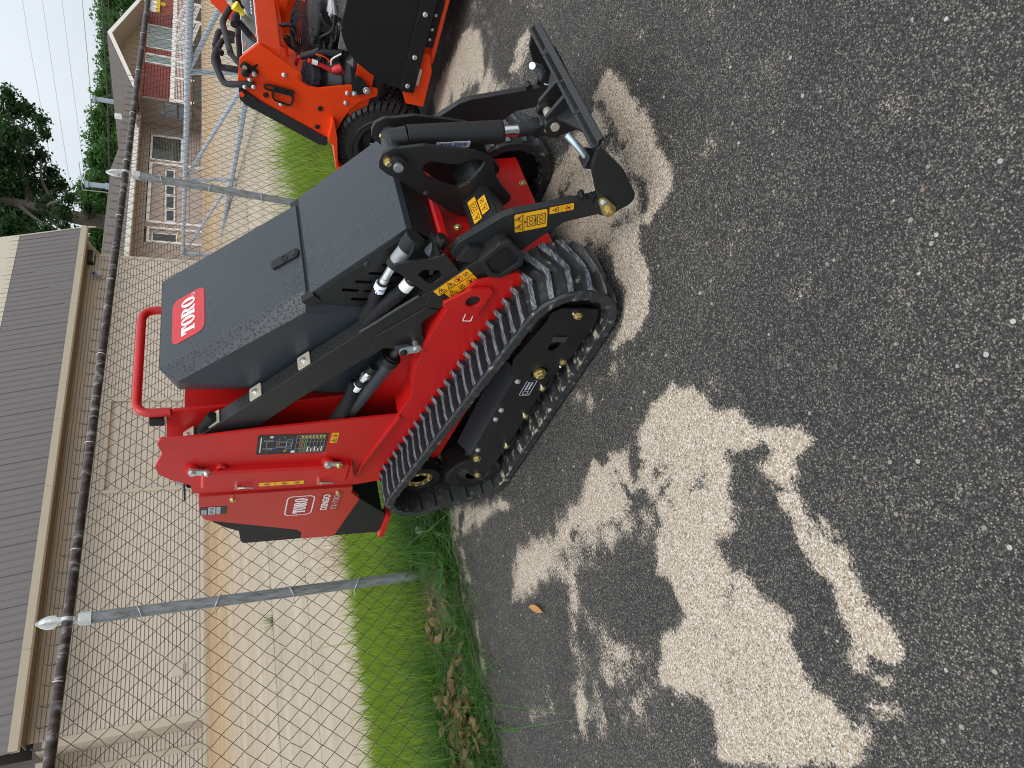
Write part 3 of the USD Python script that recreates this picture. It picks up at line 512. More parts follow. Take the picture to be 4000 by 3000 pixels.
wv, r = [], np.random.default_rng(3)
for k in range(int(9.6 / (W / 2))):
    x0 = -.5 + k * W / 2; top = rz(x0) + .045; pts = []; nseg = int((top - .085) / (HH / 2)) + 1
    for s in range(nseg + 1):
        z = top - .012 - s * HH / 2; sgn = 1 if (s + k) % 2 == 0 else -1
        x = x0 + sgn * W / 4 * 1.06; y = FY + .036 + .003 * sgn
        jx, jz = r.normal(0, .0016, 2)
        pts += [(x - sgn * .006 + jx, y - .0015, z + .006 + jz), (x + jx, y + .002 * sgn, z + jz), (x - sgn * .006 + jx, y + .0015, z - .006 + jz)]
    s0 = 1 if k % 2 == 0 else -1
    tip = [(x0 + s0 * W / 4 * .2, FY + .04, top + .034), (x0 + s0 * W / 4, FY + .036, top + .006)]
    if k % 2 == 0: tip = [(x0 + s0 * W / 4 * 1.5, FY + .03, top + .030), (x0 + s0 * W / 4 * .95, FY + .036, top + .016)]
    else: tip = [(x0 - .012, FY + .045, top + .036), (x0 + s0 * W / 4 * .95, FY + .036, top + .014)]
    wv.append(tube(tip + pts, .0017, 5))
obj('wire_mesh', wv, 'wire', fence, smooth=True)

# ---------------------------------------------------------------- pipe gate standing open beyond the fence
K = .76
def gpt(zid, x, y, dr):
    r = ray(zid, x, y); return CAM + r * (dr / (r[0] * math.sin(AZ) + r[1] * math.cos(AZ)))
A0, A1 = gpt('L', 2120, 900, 16 * K), gpt('M', 1905, 560, 28 * K)       # bottom rail, near and far
B0, B1 = gpt('L', 1617, 900, 16 * K), gpt('M', 1583, 560, 28 * K)
d = lambda t: A0 + (A1 - A0) * t
e = lambda t: B0 + (B1 - B0) * t
gate = thing('pipe_gate', 'grey galvanised pipe gate with diagonal braces standing in the concrete yard', 'gate', (A0[0], A0[1], zg(A0[1])))
obj('top_rail', tube([e(-.9), e(1.15)], .045, 12), 'gate_pipe', gate, smooth=40)
obj('bottom_rail', tube([d(-.9), d(1.15)], .045, 12), 'gate_pipe', gate, smooth=40)
def tcol(zid, x, y):                               # where along the gate a picture row falls
    ts = np.linspace(-.9, 1.15, 400); yy = np.array([1659 - (CU + F * ((p - CAM) @ RT) / ((p - CAM) @ FW)) for p in map(e, ts)]); a = ZT[zid]
    return ts[np.argmin(abs(yy - (a[1] + y * a[2]) / 1.808318))]
ups = [tcol('L', 1640, 625), tcol('T', 1560, 930), tcol('M', 1600, 725)]; ups = [ups[0] - .45] + ups + [1.13]
for t in ups: obj('upright', tube([d(t), e(t)], .038, 10), 'gate_pipe', gate, smooth=40)
for t0, t1 in zip(ups[:-1], ups[1:]):
    obj('brace', tube([e(t1), d(t0)], .034, 10), 'gate_pipe', gate, smooth=40)
for t in (ups[0], ups[2]): obj('gate_foot', tube([d(t), (d(t)[0], d(t)[1], zg(d(t)[1]))], .035, 10), 'gate_pipe', gate, smooth=40)

# ---------------------------------------------------------------- storage building (beige lap siding, ribbed metal roof)
YB, GZ0 = 21.5, .985
XR, XL, XB = 22.55, 5.0, -4.0
shop = thing('storage_building', 'beige lap sided storage building with brown ribbed metal roof behind the fence', 'building', (14, YB, GZ0))
def lap_wall(x0, x1, y, z0, z1, step=.1016, holes=(), parent=None, name='siding', m='shop_siding', depth=.02):
    """lap siding as real courses: each course leans out towards its lower edge"""
    ms = []; k = int(math.ceil((z1 - z0) / step))
    for i in range(k):
        a, b = z0 + i * step, min(z1, z0 + (i + 1) * step); spans = [(x0, x1)]
        for hx0, hx1, hz0, hz1 in holes:
            if b > hz0 + 1e-6 and a < hz1 - 1e-6:
                spans = [s for p in spans for s in ((p[0], min(p[1], hx0)), (max(p[0], hx1), p[1])) if s[1] - s[0] > 1e-4]
        for p, q in spans:
            g = b - step * .13
            v = np.array([(p, y - depth, a), (q, y - depth, a), (q, y - depth * .35, g), (p, y - depth * .35, g), (p, y + .05, g), (q, y + .05, g), (q, y + .05, b), (p, y + .05, b)])
            ms.append((v, np.array([(0, 1, 2, 3), (3, 2, 5, 4), (4, 5, 6, 7), (7, 6, 1, 0)])))
            if i: ms.append((np.array([(p, y - depth, a), (q, y - depth, a), (q, y + .05, a), (p, y + .05, a)]), np.array([(3, 2, 1, 0)])))
    return obj(name, ms, m, parent)
EAVE = 5.05
DX0, DX1, DZ1 = 12.02, 15.44, 3.84
lap_wall(XL, XR, YB, GZ0 + .05, EAVE, holes=[(DX0 - .12, DX1 + .12, GZ0, DZ1 + .14)], parent=shop)
obj('wall_core', box(XB, XR - .02, YB + .95, YB + 9, GZ0 - .2, EAVE), 'shop_siding', shop)
obj('end_siding', [(np.array([(XR - .002 if i % 2 else XR + .012, YB, GZ0 + .05 + i * .1016) for i in (0, 1)] + [(XR, YB + 9, 1), (XR, YB + 9, 1.1)]), np.array([(0, 1, 3), (0, 3, 2)]))], 'shop_siding', shop)
obj('corner_board', [box(XR - .11, XR + .03, YB - .035, YB + .1, GZ0, EAVE)], 'shop_trim', shop)
obj('base_flashing', box(XL - 2, XR, YB - .03, YB + .015, GZ0 - .1, GZ0 + .06), 'shop_trim', shop)
# bump out at the left: corner board, return wall, deeper wall
obj('corner_board', box(XL - .20, XL + .02, YB - .05, YB + .02, GZ0, EAVE - .35), 'shop_trim', shop)
lap_wall(XB, XL - .2, YB + .9, GZ0, EAVE - .3, parent=shop, name='recess_siding')
obj('return_wall', [(np.array([(XL - .19 - .014 * 0, YB, GZ0 + i * .1016), (XL - .19, YB + .9, GZ0 + i * .1016), (XL - .203, YB, GZ0 + i * .1016 + .1), (XL - .203, YB + .9, GZ0 + i * .1016 + .1)]), np.array([(0, 1, 3, 2)])) for i in range(38)], 'shop_siding', shop)
obj('corner_board', box(XL - .75, XL - .60, YB + .84, YB + .9, GZ0, EAVE - .35), 'shop_trim', shop)
# overhead door
dr = obj('overhead_door', [], 'shop_siding', shop) if False else None
ds = [box(DX0, DX1, YB + .05, YB + .09, GZ0, DZ1)]
for i in range(int((DZ1 - GZ0) / .17)):
    ds.append(box(DX0, DX1, YB + .018, YB + .032, GZ0 + .02 + i * .17, GZ0 + .02 + i * .17 + .145))
door = obj('overhead_door', ds, 'shop_siding', shop)
obj('door_frame', [box(DX0 - .13, DX0, YB - .045, YB + .1, GZ0, DZ1 + .13), box(DX1, DX1 + .13, YB - .045, YB + .1, GZ0, DZ1 + .13), box(DX0, DX1, YB - .045, YB + .1, DZ1, DZ1 + .13)], 'shop_trim', door)
obj('wall_vent', [box(6.03, 6.38, YB - .045, YB - .0, 1.52, 1.86), box(6.07, 6.34, YB - .06, YB - .045, 1.56, 1.80)], 'shop_siding', shop)
# eave: soffit, fascia boards, gutter lengths; roof
OV = 0.75; YE = YB - OV; ZE = 5.02; XE = 23.2
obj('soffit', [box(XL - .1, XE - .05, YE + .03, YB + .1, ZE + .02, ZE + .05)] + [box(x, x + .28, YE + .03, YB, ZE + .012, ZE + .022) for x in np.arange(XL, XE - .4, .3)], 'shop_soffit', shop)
gx = [XL - .3] + [9.0, 13.1, 17.2, 21.0] + [XE + .02]
g0 = hit('Y', 1150, 560, Y=YE)[0]; gs = [XL - .3]
for zid, x, y in (('Z4', 0, 0),): pass
for yfull in (2528, 1900, 1640, 1192, 1003):
    gs.append(hit('f', 200 if yfull > 2000 else 280, yfull, Y=YE)[0])
gs = sorted(gs) + [XE + .02]
for a, b in zip(gs[:-1], gs[1:]):
    if b - a > .05: obj('gutter', [prism([(YE, ZE), (YE - .10, ZE + .03), (YE - .12, ZE + .22), (YE - .10, ZE + .22), (YE - .09, ZE + .05), (YE, ZE + .04)], a + .006, b - .006)], 'shop_trim', shop)
obj('fascia', box(XL - .3, XE, YE, YE + .03, ZE + .0, ZE + .2), 'shop_trim', shop)
YT, ZT2 = 27.0, 0
pt = hit('d', 14, 512, X=XE); YT, ZRT = pt[1], pt[2]; YT, ZRT = YE + (YT - YE) * 1.10, ZE + .24 + (ZRT - ZE - .24) * 1.10
slope = (ZRT - (ZE + .24)) / (YT - YE)
rf = lambda y: ZE + .22 + slope * (y - YE)
xs = np.arange(XL - .3, XE - .02, .91)
for a in xs:
    b = min(a + .905, XE - .03); ms = [(np.array([(a, YE - .05, rf(YE - .05)), (b, YE - .05, rf(YE - .05)), (b, YT, rf(YT)), (a, YT, rf(YT)), (a, YE - .05, rf(YE - .05) - .02), (b, YE - .05, rf(YE - .05) - .02)]), np.array([(0, 1, 2, 3), (4, 5, 1, 0)]))]
    for q, off in enumerate((0.0, .228, .455, .682)):
        w, hgt = (.035, .022) if q == 0 else (.022, .012)
        if a + off + w < b: ms.append((np.array([(a + off, YE - .052, rf(YE)), (a + off + w * .3, YE - .052, rf(YE) + hgt), (a + off + w * .7, YE - .052, rf(YE) + hgt), (a + off + w, YE - .052, rf(YE)), (a + off, YT, rf(YT)), (a + off + w * .3, YT, rf(YT) + hgt), (a + off + w * .7, YT, rf(YT) + hgt), (a + off + w, YT, rf(YT))]), np.array([(0, 1, 5, 4), (1, 2, 6, 5), (2, 3, 7, 6), (0, 3, 2, 1)])))
    obj('roof_panel', ms, 'shop_roof', shop)
obj('roof_back', [(np.array([(XL - .3, YT, rf(YT)), (XE, YT, rf(YT)), (XE, YT + 6, ZE), (XL - .3, YT + 6, ZE)]), np.array([(0, 1, 2, 3)]))], 'shop_roof', shop)
obj('ridge_cap', prism([(YT - .22, rf(YT - .22) + .03), (YT, rf(YT) + .06), (YT + .2, rf(YT) - .05), (YT, rf(YT) + .02)], XL - .3, XE + .03), 'shop_trim', shop)
obj('rake_trim', [prism([(YE - .1, rf(YE - .1) - .16), (YE - .1, rf(YE - .1) + .04), (YT, rf(YT) + .04), (YT, rf(YT) - .16)], XE - .03, XE + .02), prism([(YE, rf(YE) - .2), (YT, rf(YT) - .2), (YT, ZE - .4), (YB, ZE - .4)], XR - .02, XR)], 'shop_trim', shop)
# lower roof piece over the recess at the left edge
obj('lower_roof', [(np.array([(XB, YB + .25, ZE - .25), (XL - .32, YB + .25, ZE - .25), (XL - .32, YT, rf(YT) - .35), (XB, YT, rf(YT) - .35)]), np.array([(0, 1, 2, 3)]))] + [prism([(YB + .25, ZE - .25), (YT, rf(YT) - .35), (YT, rf(YT) - .30), (YB + .25, ZE - .20)], x, x + .05) for x in np.arange(XB, XL - .4, .3)], 'shop_roof', shop)
obj('lower_gutter', box(XB, XL - .45, YB + .12, YB + .25, ZE - .42, ZE - .2), 'shop_trim', shop)
# things on the wall
c = hit('Y', 1290, 585, Y=YB - .1); lt = thing('wall_light', 'dark box wall light under the eave of the storage building', 'light', (c[0], YB, c[2]))
obj('housing', prism([(YB - .26, c[2] - .1), (YB - .26, c[2] + .10), (YB - .012, c[2] + .2), (YB - .012, c[2] - .18)], c[0] - .28, c[0] + .28), 'fixture_dark', lt)
obj('lens', box(c[0] - .24, c[0] + .24, YB - .23, YB - .05, c[2] - .15, c[2] - .125), 'fixture_grey', lt)
c = hit('Y', 1430, 830, Y=YB - .1); lt = thing('alarm_fixture', 'grey wall fixture with blue cap on the storage building near the rail', 'fixture', (c[0], YB, c[2]))
obj('back_plate', box(c[0] - .17, c[0] + .22, YB - .05, YB - .012, c[2] - .2, c[2] + .18), 'shop_trim', lt)
obj('dome', lathe([(.13, 0), (.14, .06), (.11, .15), (.04, .2), (0, .2)], (c[0], YB - .15, c[2] - .05), (0, -.3, 1)), 'fixture_grey', lt, smooth=40)
obj('cap', cyl((c[0], YB - .2, c[2] + .14), (c[0], YB - .22, c[2] + .24), .05), 'fixture_blue', lt, smooth=40)

# ---------------------------------------------------------------- house with garage, red porch gable and white railing
YH = 25.0
house = thing('house', 'tan house with dark shingle roof, garage door and red gabled porch end', 'house', (32, YH, GZ0))
P = lambda zid, x, y, Y=YH: hit(zid, x, y, Y=Y)
XC = 36.95
w0, w1 = P('T', 1100, 650), P('T', 1500, 300); WX0, WX1, WZ0, WZ1 = P('T', 1500, 690)[0] + .05, P('T', 1100, 300)[0], P('T', 1500, 480)[2], P('T', 1090, 480)[2]
GX0, GX1, GZ1 = 28.85, 33.35, P('T', 1075, 1000)[2]
EX0, EX1, EZ1 = P('M', 1500, 545)[0] - .02, P('M', 1500, 445)[0], P('M', 1290, 480)[2]
lap_wall(21.5, XC, YH, GZ0, 4.35, step=.127, holes=[(WX0 - .1, WX1 + .1, WZ0 - .1, WZ1 + .1), (GX0 - .16, GX1 + .16, 0, GZ1 + .16), (EX0 - .12, EX1 + .12, 0, EZ1 + .12)], parent=house, name='front_siding', m='house_siding')
obj('wall_core', box(21.5, XC, YH + .25, YH + 9, GZ0 - .2, 4.3), 'house_siding', house)
def frame(x0, x1, z0, z1, y, t=.1, d=.05): return [box(x0 - t, x1 + t, y - d, y + .02, z1, z1 + t), box(x0 - t, x0, y - d, y + .02, z0, z1), box(x1, x1 + t, y - d, y + .02, z0, z1)]
wn = obj('window', frame(WX0, WX1, WZ0, WZ1, YH) + [box(WX0 - .1, WX1 + .1, YH - .05, YH + .02, WZ0 - .1, WZ0)], 'house_trim', house)
obj('pane', box(WX0, WX1, YH + .05, YH + .06, WZ0, WZ1), 'window_dark', wn)
obj('blind', [box(WX0 + .02, WX1 - .02, YH + .035, YH + .047, z, z + .035) for z in np.arange(WZ0 + .02, WZ1 - .03, .075)], 'blind', wn)
obj('mullion', box(WX0, WX1, YH + .02, YH + .034, WZ0 + (WZ1 - WZ0) * .28, WZ0 + (WZ1 - WZ0) * .33), 'blind', wn)
gd = obj('garage_door', [box(GX0, GX1, YH + .04, YH + .1, GZ0 + k * (GZ1 - GZ0) / 4 + .008, GZ0 + (k + 1) * (GZ1 - GZ0) / 4 - .008) for k in range(4)], 'house_door', house)
obj('door_frame', frame(GX0, GX1, GZ0, GZ1, YH, .15), 'house_trim', gd)
for (ya, yb) in ((795, 945), (1020, 1135), (1170, 1330), (1370, 1515)):
    xa, xb = P('T', 1340, yb)[0], P('T', 1340, ya)[0]; za, zb_ = P('T', 1395, (ya + yb) / 2)[2], P('T', 1290, (ya + yb) / 2)[2]
    lw = obj('door_window', [box(xa - .06, xb + .06, YH + .015, YH + .045, zb_, zb_ + .06), box(xa - .06, xb + .06, YH + .015, YH + .045, za - .06, za), box(xa - .06, xa, YH + .015, YH + .045, za, zb_), box(xb, xb + .06, YH + .015, YH + .045, za, zb_)], 'house_trim', gd)
    obj('pane', box(xa, xb, YH + .028, YH + .036, za, zb_), 'window_dark', lw)
ed = obj('entry_door', box(EX0, EX1, YH + .04, YH + .09, GZ0, EZ1), 'house_door', house)
obj('door_frame', frame(EX0, EX1, GZ0, EZ1, YH, .12), 'house_trim', ed)
ax, bx, az, bz = P('M', 1400, 535)[0], P('M', 1400, 470)[0], P('M', 1520, 500)[2], P('M', 1320, 500)[2]
obj('door_light', [box(ax - .05, bx + .05, YH + .025, YH + .045, bz, bz + .05), box(ax - .05, bx + .05, YH + .025, YH + .045, az - .05, az), box(ax - .05, ax, YH + .025, YH + .045, az, bz), box(bx, bx + .05, YH + .025, YH + .045, az, bz)], 'house_trim', ed)
obj('pane', box(ax, bx, YH + .03, YH + .038, az, bz), 'window_dark', ed)
q = P('M', 1550, 510); obj('knocker', box(q[0] - .1, q[0] + .1, YH + .01, YH + .04, q[2] - .05, q[2] + .03), 'brass', ed)
q = P('M', 1540, 465); obj('handle', lathe([(.03, 0), (.045, .03), (.02, .06), (0, .06)], (q[0], YH + .04, q[2]), (0, -1, 0), 12), 'brass', ed, smooth=40)
# meter wall: side of the red block; front of the red block
YF = 23.5; XRR = 50.0
sd = []
for i in range(27):
    a, b = GZ0 + i * .127, GZ0 + (i + 1) * .127
    sd.append((np.array([(XC - .016, YF, a), (XC - .016, YH, a), (XC - .002, YH, b), (XC - .002, YF, b), (XC, YF, a), (XC, YH, a)]), np.array([(1, 0, 3, 2), (0, 1, 5, 4)])))
obj('side_siding', sd, 'house_siding', house)
obj('block_core', [box(XC + .01, XRR, YF + .07, YH + 9, GZ0 - .2, 3.98)], 'house_red', house)
red0 = GZ0 + .1; ribs = []
PX0, PX1, PZ0, PZ1 = P('R', 1200, 705, YF)[0], P('R', 1200, 400, YF)[0], 2.1, P('R', 1030, 500, YF)[2]
QX0, QX1, QZ1 = P('R', 1200, 925, YF)[0], P('R', 1200, 830, YF)[0], P('R', 1000, 850, YF)[2]
k = 0
lap_wall(XC, 46.3, YF, GZ0, 4.0, step=.15, holes=[(PX0 - .12, PX1 + .12, 1.0, PZ1 + .12), (QX0 - .16, QX1 + .2, 1.0, QZ1 + .14)], parent=house, name='red_siding', m='house_red', depth=.035)
obj('corner_board', box(XC - .06, XC + .1, YF - .05, YF + .02, GZ0, 4.0), 'house_siding', house)
pd = obj('patio_window', frame(PX0, PX1, 1.0, PZ1, YF, .12) + [box((PX0 + PX1) / 2 - .04, (PX0 + PX1) / 2 + .04, YF - .03, YF, 1.0, PZ1)], 'house_trim', house)
obj('pane', box(PX0, PX1, YF - .006, YF + .0, 1.0, PZ1), 'pane_grey', pd)
pd = obj('porch_door', frame(QX0, QX1, 1.0, QZ1, YF, .16, .08), 'house_trim', house)
obj('pane', box(QX0, QX1, YF - .006, YF, 1.0, QZ1), 'pane_grey', pd)
# porch recess at the right: counter, yellow post and blue sign
obj('porch_back', box(46.3, XRR, YF + 1.2, YF + 1.3, GZ0, 4.0), 'house_trim', house)
obj('yellow_post', box(*sorted((P('R', 1150, 60, YF)[0], P('R', 1150, 60, YF)[0] + .35)), YF - .02, YF + .2, 3.0, 3.3), 'yellow_paint', house)
obj('yellow_beam', box(46.3, XRR, YF - .05, YF + .1, P('R', 1200, 80, YF)[2], P('R', 1148, 80, YF)[2]), 'yellow_paint', house)
obj('white_header', box(46.3, XRR, YF, YF + .1, P('R', 1148, 80, YF)[2] + .01, P('R', 1045, 80, YF)[2]), 'house_trim', house)
obj('blue_sign', box(P('R', 1250, 60, YF)[0], XRR, YF + .7, YF + .75, P('R', 1300, 30, YF + .7)[2], P('R', 1215, 30, YF + .7)[2]), 'blue_sign', house)
obj('white_counter', box(46.6, XRR, YF + .1, YF + .6, GZ0, P('R', 1210, 100, YF)[2] * .5 + P('R', 1390, 100, YF)[2] * .5 - .1), 'house_trim', house)
# gable: shakes as courses of single pieces, rakes, soffits, roof
pk = P('R', 440, 465, YF - 1.2); PKX, PKZ = pk[0], pk[2]
lf = P('R', 840, 1330, YF - 1.2); SL = (PKZ - lf[2]) / (PKX - lf[0]); GX_R = 2 * PKX - lf[0]
rng = np.random.default_rng(8); zc = 4.0; row = 0; shakes = []
ztop = lambda x: PKZ - .1 - SL * abs(x - PKX)
while zc < PKZ - .5:
    half = (PKZ - .35 - zc) / SL; x = PKX - half + rng.uniform(0, .2)
    while x < PKX + half - .15:
        w = rng.uniform(.28, .5); drop = rng.uniform(-.018, .018)
        if min(ztop(x), ztop(x + w)) > zc + .1: shakes.append(box(x, x + w - .012, YF - .045 - .004 * (row % 2), YF, zc + drop, min(zc + .235, min(ztop(x), ztop(x + w)))))
        x += w
    zc += .225; row += 1
sh = obj('gable_wall', prism([(PKX - 5.7, 3.98), (PKX + 5.7, 3.98), (PKX, PKZ - .1)], YF - .02, YF + .05, axis='y'), 'house_shake', house)
for s in shakes[:290]: obj('shake', s, 'house_shake', sh)
obj('gable_band', box(XC, 48.5, YF - .09, YF - .03, 3.86, 4.0), 'house_red', house)
for sgn, nm in ((-1, 'l'), (1, 'r')):
    x1 = PKX + sgn * (PKX - lf[0]); z1 = lf[2]; n_ = np.array([-SL * sgn * -1, 1]);
    v = [(PKX, PKZ), (x1, z1), (x1, z1 - .2), (PKX, PKZ - .22)]
    obj('rake_board', prism(v, YF - 1.24, YF - 1.2, axis='y'), 'house_trim', house)
    obj('rake_soffit', [(np.array([(PKX, YF - 1.2, PKZ - .2), (x1, YF - 1.2, z1 - .19), (x1, YF + .1, z1 - .19), (PKX, YF + .1, PKZ - .2)]), np.array([(0, 1, 2, 3)]))], 'shop_trim', house)
    obj('gable_roof', [(np.array([(PKX, YF - 1.25, PKZ + .03), (x1 + sgn * .1, YF - 1.25, z1 + .0), (x1 + sgn * .1, YH + 8, z1), (PKX, YH + 8, PKZ + .03)]), np.array([(0, 1, 2, 3)]))], 'shingle', house)
# main roof
pe0, pe1 = P('T', 700, 1650, YH - .6), P('T', 880, 0, YH - .6); ZEV = (pe0[2] + pe1[2]) / 2
pr = hit('T', 440, 1200, Y=YH + 4.5); ZRG = pr[2]
obj('main_roof', [(np.array([(20.5, YH - .6, ZEV), (XC + 1.5, YH - .6, ZEV), (XC + 1.5, YH + 4.5, ZRG), (20.5, YH + 4.5, ZRG), (20.5, YH + 9.6, ZEV), (XC + 1.5, YH + 9.6, ZEV)]), np.array([(0, 1, 2, 3), (3, 2, 5, 4)]))], 'shingle', house)
obj('eave_gutter', [prism([(YH - .62, ZEV - .2), (YH - .72, ZEV - .17), (YH - .74, ZEV + .02), (YH - .6, ZEV + .02)], 20.5, XC + .3), box(20.5, XC, YH - .62, YH, ZEV - .16, ZEV - .13)], 'house_trim', house)
for zid, xt, yt, xb, yb, yy, lab in (('L', 800, 835, 1015, 885, YH + 2.0, 'grey metal roof flue nearer the gable peak'), ('L', 735, 1590, 930, 1610, YH + 4.4, 'pale metal flue beside the big oak trunk')):
    a, b = hit(zid, xt, yt, Y=yy), hit(zid, xb, yb, Y=yy); fl = obj('roof_flue', cyl((b[0], yy, b[2] - .3), (b[0], yy, a[2] - .18), .14, 16), 'gate_pipe', house, smooth=40)
    obj('flue_cap', cyl((b[0], yy, a[2] - .18), (b[0], yy, a[2]), .19, 16), 'gate_pipe', fl, smooth=40); obj('flashing', cyl((b[0], yy, b[2] - .1), (b[0], yy, b[2] + .12), .19, 16), 'gate_pipe', fl, smooth=40)
a, b = hit('L', 990, 1000, Y=YH + 1.2), hit('L', 1065, 1005, Y=YH + 1.2); obj('roof_vent', box(a[0] - .12, a[0] + .12, YH + 1.1, YH + 1.3, b[2], a[2]), 'house_trim', house)
# white railing on a dark deck
YD = YF - 1.6; DZ = P('R', 1660, 1300, YD)[2]; RZ1 = P('R', 1352, 1100, YD)[2]
def rx(y, x=1370): return P('R', x, y, YD)[0]
deck = thing('porch_deck', 'weathered dark timber deck carrying the white railing by the red house end', 'deck', (rx(1400), YD, GZ0))
for i in range(5):
    z = GZ0 + i * (DZ - GZ0 - .05) / 5; obj('skirt_board', box(rx(1440) - .2, XRR, YD - .03, YD, z + .006, z + (DZ - GZ0 - .05) / 5), 'deck_wood', deck)
obj('deck_floor', box(rx(1440) - .25, XRR, YD - .05, YF - .04, DZ - .05, DZ), 'deck_wood', deck)
rail = thing('porch_railing', 'white slatted porch railing along the dark deck of the red house end', 'railing', (rx(1400), YD, DZ))
x0, x1 = rx(1445), XRR
obj('top_rail', box(x0, x1, YD - .04, YD + .06, RZ1 - .20, RZ1), 'house_trim', rail); obj('bottom_rail', box(x0, x1, YD - .03, YD + .05, DZ + .08, DZ + .2), 'house_trim', rail)
hs = RZ1 - .2 - DZ - .2
for i in range(9): obj('slat', box(x0, x1, YD, YD + .03, DZ + .2 + hs * (i + .28) / 9, DZ + .2 + hs * (i + .75) / 9), 'house_trim', rail)
for x in (x0, rx(1120), rx(880), rx(600), rx(300)): obj('post', box(x - .07, x + .07, YD - .05, YD + .05, DZ - .1, RZ1 + .02), 'house_trim', rail)
for q, yy in enumerate((640, 385)):                                   # two stair railings coming down towards the yard
    xs = rx(yy); st = thing('stair_railing', ['white sloping stair railing on the left of the porch steps', 'white sloping stair railing on the right of the porch steps'][q], 'railing', (xs, YD - .8, GZ0), group=None)
    for (za, zb_, nm) in ((RZ1 - .1, GZ0 + .75, 'top_rail'), (DZ + .15, GZ0 + .1, 'bottom_rail')):
        obj(nm, prism([(YD, za + .07), (YD - 1.5, zb_ + .07), (YD - 1.5, zb_ - .07), (YD, za - .07)], xs - .04, xs + .04), 'house_trim', st)
    for i in range(1, 6):
        t = i / 6; za = DZ + .15 + (RZ1 - .1 - DZ - .15) * t; zb_ = GZ0 + .1 + .65 * t; obj('slat', prism([(YD, za + .03), (YD - 1.5, zb_ + .03), (YD - 1.5, zb_ - .02), (YD, za - .02)], xs - .02, xs + .02), 'house_trim', st)
    obj('post', box(xs - .06, xs + .06, YD - 1.56, YD - 1.44, GZ0, GZ0 + .86), 'house_trim', st)
# meters on the side wall
mt = thing('utility_meters', 'grey electric meter boxes and pipes on the tan wall beside the red house end', 'meter', (XC, 24.2, 1.6))
def sp(zid, x, y): return hit(zid, x, y, X=XC - .1)
for nm, (x0_, x1_, y0_, y1_) in (('round_meter', (1370, 1440, 945, 1010)), ('meter_box', (1430, 1530, 905, 1005)), ('meter_box', (1545, 1610, 935, 1030)), ('junction_box', (1620, 1660, 960, 1020))):
    a, b = sp('L', x0_, y1_), sp('L', x1_, y0_); ya, yb = sorted((a[1], b[1]))
    if nm == 'round_meter':
        o = ((XC - .05), (ya + yb) / 2, (a[2] + b[2]) / 2); obj(nm, lathe([(.16, 0), (.16, .06), (.13, .12), (.06, .16), (0, .16)], o, (-1, 0, 0), 18), 'galvanised', mt, smooth=40); obj('back_plate', box(XC - .06, XC - .015, ya - .05, yb + .05, b[2] - .25, a[2] + .05), 'house_door', mt)
    else: obj(nm, box(XC - .2, XC - .02, ya, yb, b[2], a[2], .015), 'galvanised', mt)
a, b = sp('L', 1500, 1025), sp('L', 1750, 1045); obj('conduit', [tube([(XC - .07, a[1], 3.2), (XC - .07, a[1], GZ0)], .04, 10)], 'house_siding', mt)

# ---------------------------------------------------------------- trees and wires
def leaves(centres, n, size, seed, flat=.6):
    r = np.random.default_rng(seed); out = []
    C = np.array([c[:3] for c in centres]); R = np.array([c[3] for c in centres]); k = r.choice(len(C), n, p=R ** 2 / (R ** 2).sum())
    u = r.normal(size=(n, 3)); u /= np.linalg.norm(u, axis=1, keepdims=True)
    p = C[k] + u * (R[k] * np.minimum(1.7, np.abs(r.normal(0, .75, n)) + .12))[:, None] * np.array([1, 1, .85])
    p += .35 * R[k][:, None] * (meshkit.fbm(p * (1.1 / R.mean()), 3, seed)[:, None] - .5) * u
    a = r.normal(size=(n, 3)); a[:, 2] *= flat; a /= np.linalg.norm(a, axis=1, keepdims=True); b = np.cross(a, r.normal(size=(n, 3))); b /= np.linalg.norm(b, axis=1, keepdims=True)
    s = size * r.uniform(.6, 1.3, n)[:, None]
    v = np.stack([p - a * s, p + b * s * .5, p + a * s, p - b * s * .5 + np.cross(a, b) * s * .2], 1).reshape(-1, 3); q = np.arange(n)[:, None] * 4
    return v, np.vstack([q + [0, 1, 2], q + [0, 2, 3]])
YO = 37.0; base = hit('M', 640, 330, Y=YO); tb = np.array([base[0] + .8, YO, GZ0])
oak = thing('oak_tree', 'big dark leafy tree with a thick grey trunk behind the house roof', 'tree', tb)
sc = YO * 1.48 / 1768.0 / .98
cl = [(15,205,16),(30,235,20),(58,238,16),(85,262,15),(20,290,24),(60,300,20),(95,288,11),(15,345,26),(55,350,22),(88,335,13),(110,375,15),(20,400,28),(60,400,24),(100,412,20),(133,402,13),(150,428,11),(20,450,28),(60,455,26),(105,455,22),(138,462,15),(20,500,26),(60,505,26),(100,510,20),(140,498,12),(172,520,12),(10,545,24),(50,550,18),(190,450,11),(203,478,10),(80,540,14),(-20,250,30),(-20,330,35),(-20,420,35),(-20,500,35),(-15,560,30),(-40,600,40),(-60,700,40),(-60,300,40),(-70,430,50),(120,545,10),(185,545,9)]
rr = np.random.default_rng(44); cs = []
for x, y, rad in cl:
    yy = YO + rr.uniform(-2.2, 2.2); c = hit('d', x, y, Y=yy); cs.append((*c, 1.25 * rad * sc * .98 * yy / YO))
obj('crown', leaves(cs, 60000, .15, 5), 'oak_leaf', oak)
trunk = [tb - [0, 0, .5], hit('M', 1000, 385, Y=YO), hit('M', 900, 372, Y=YO), hit('M', 600, 320, Y=YO), hit('M', 300, 245, Y=YO), hit('M', 50, 190, Y=YO), hit('d', -60, 440, Y=YO)]
obj('trunk', tube(smoothpath(trunk, 5), np.interp(np.linspace(0, 1, 31), [0, .3, .6, 1], [.62, .52, .40, .20]), 14), 'bark', oak, smooth=True)
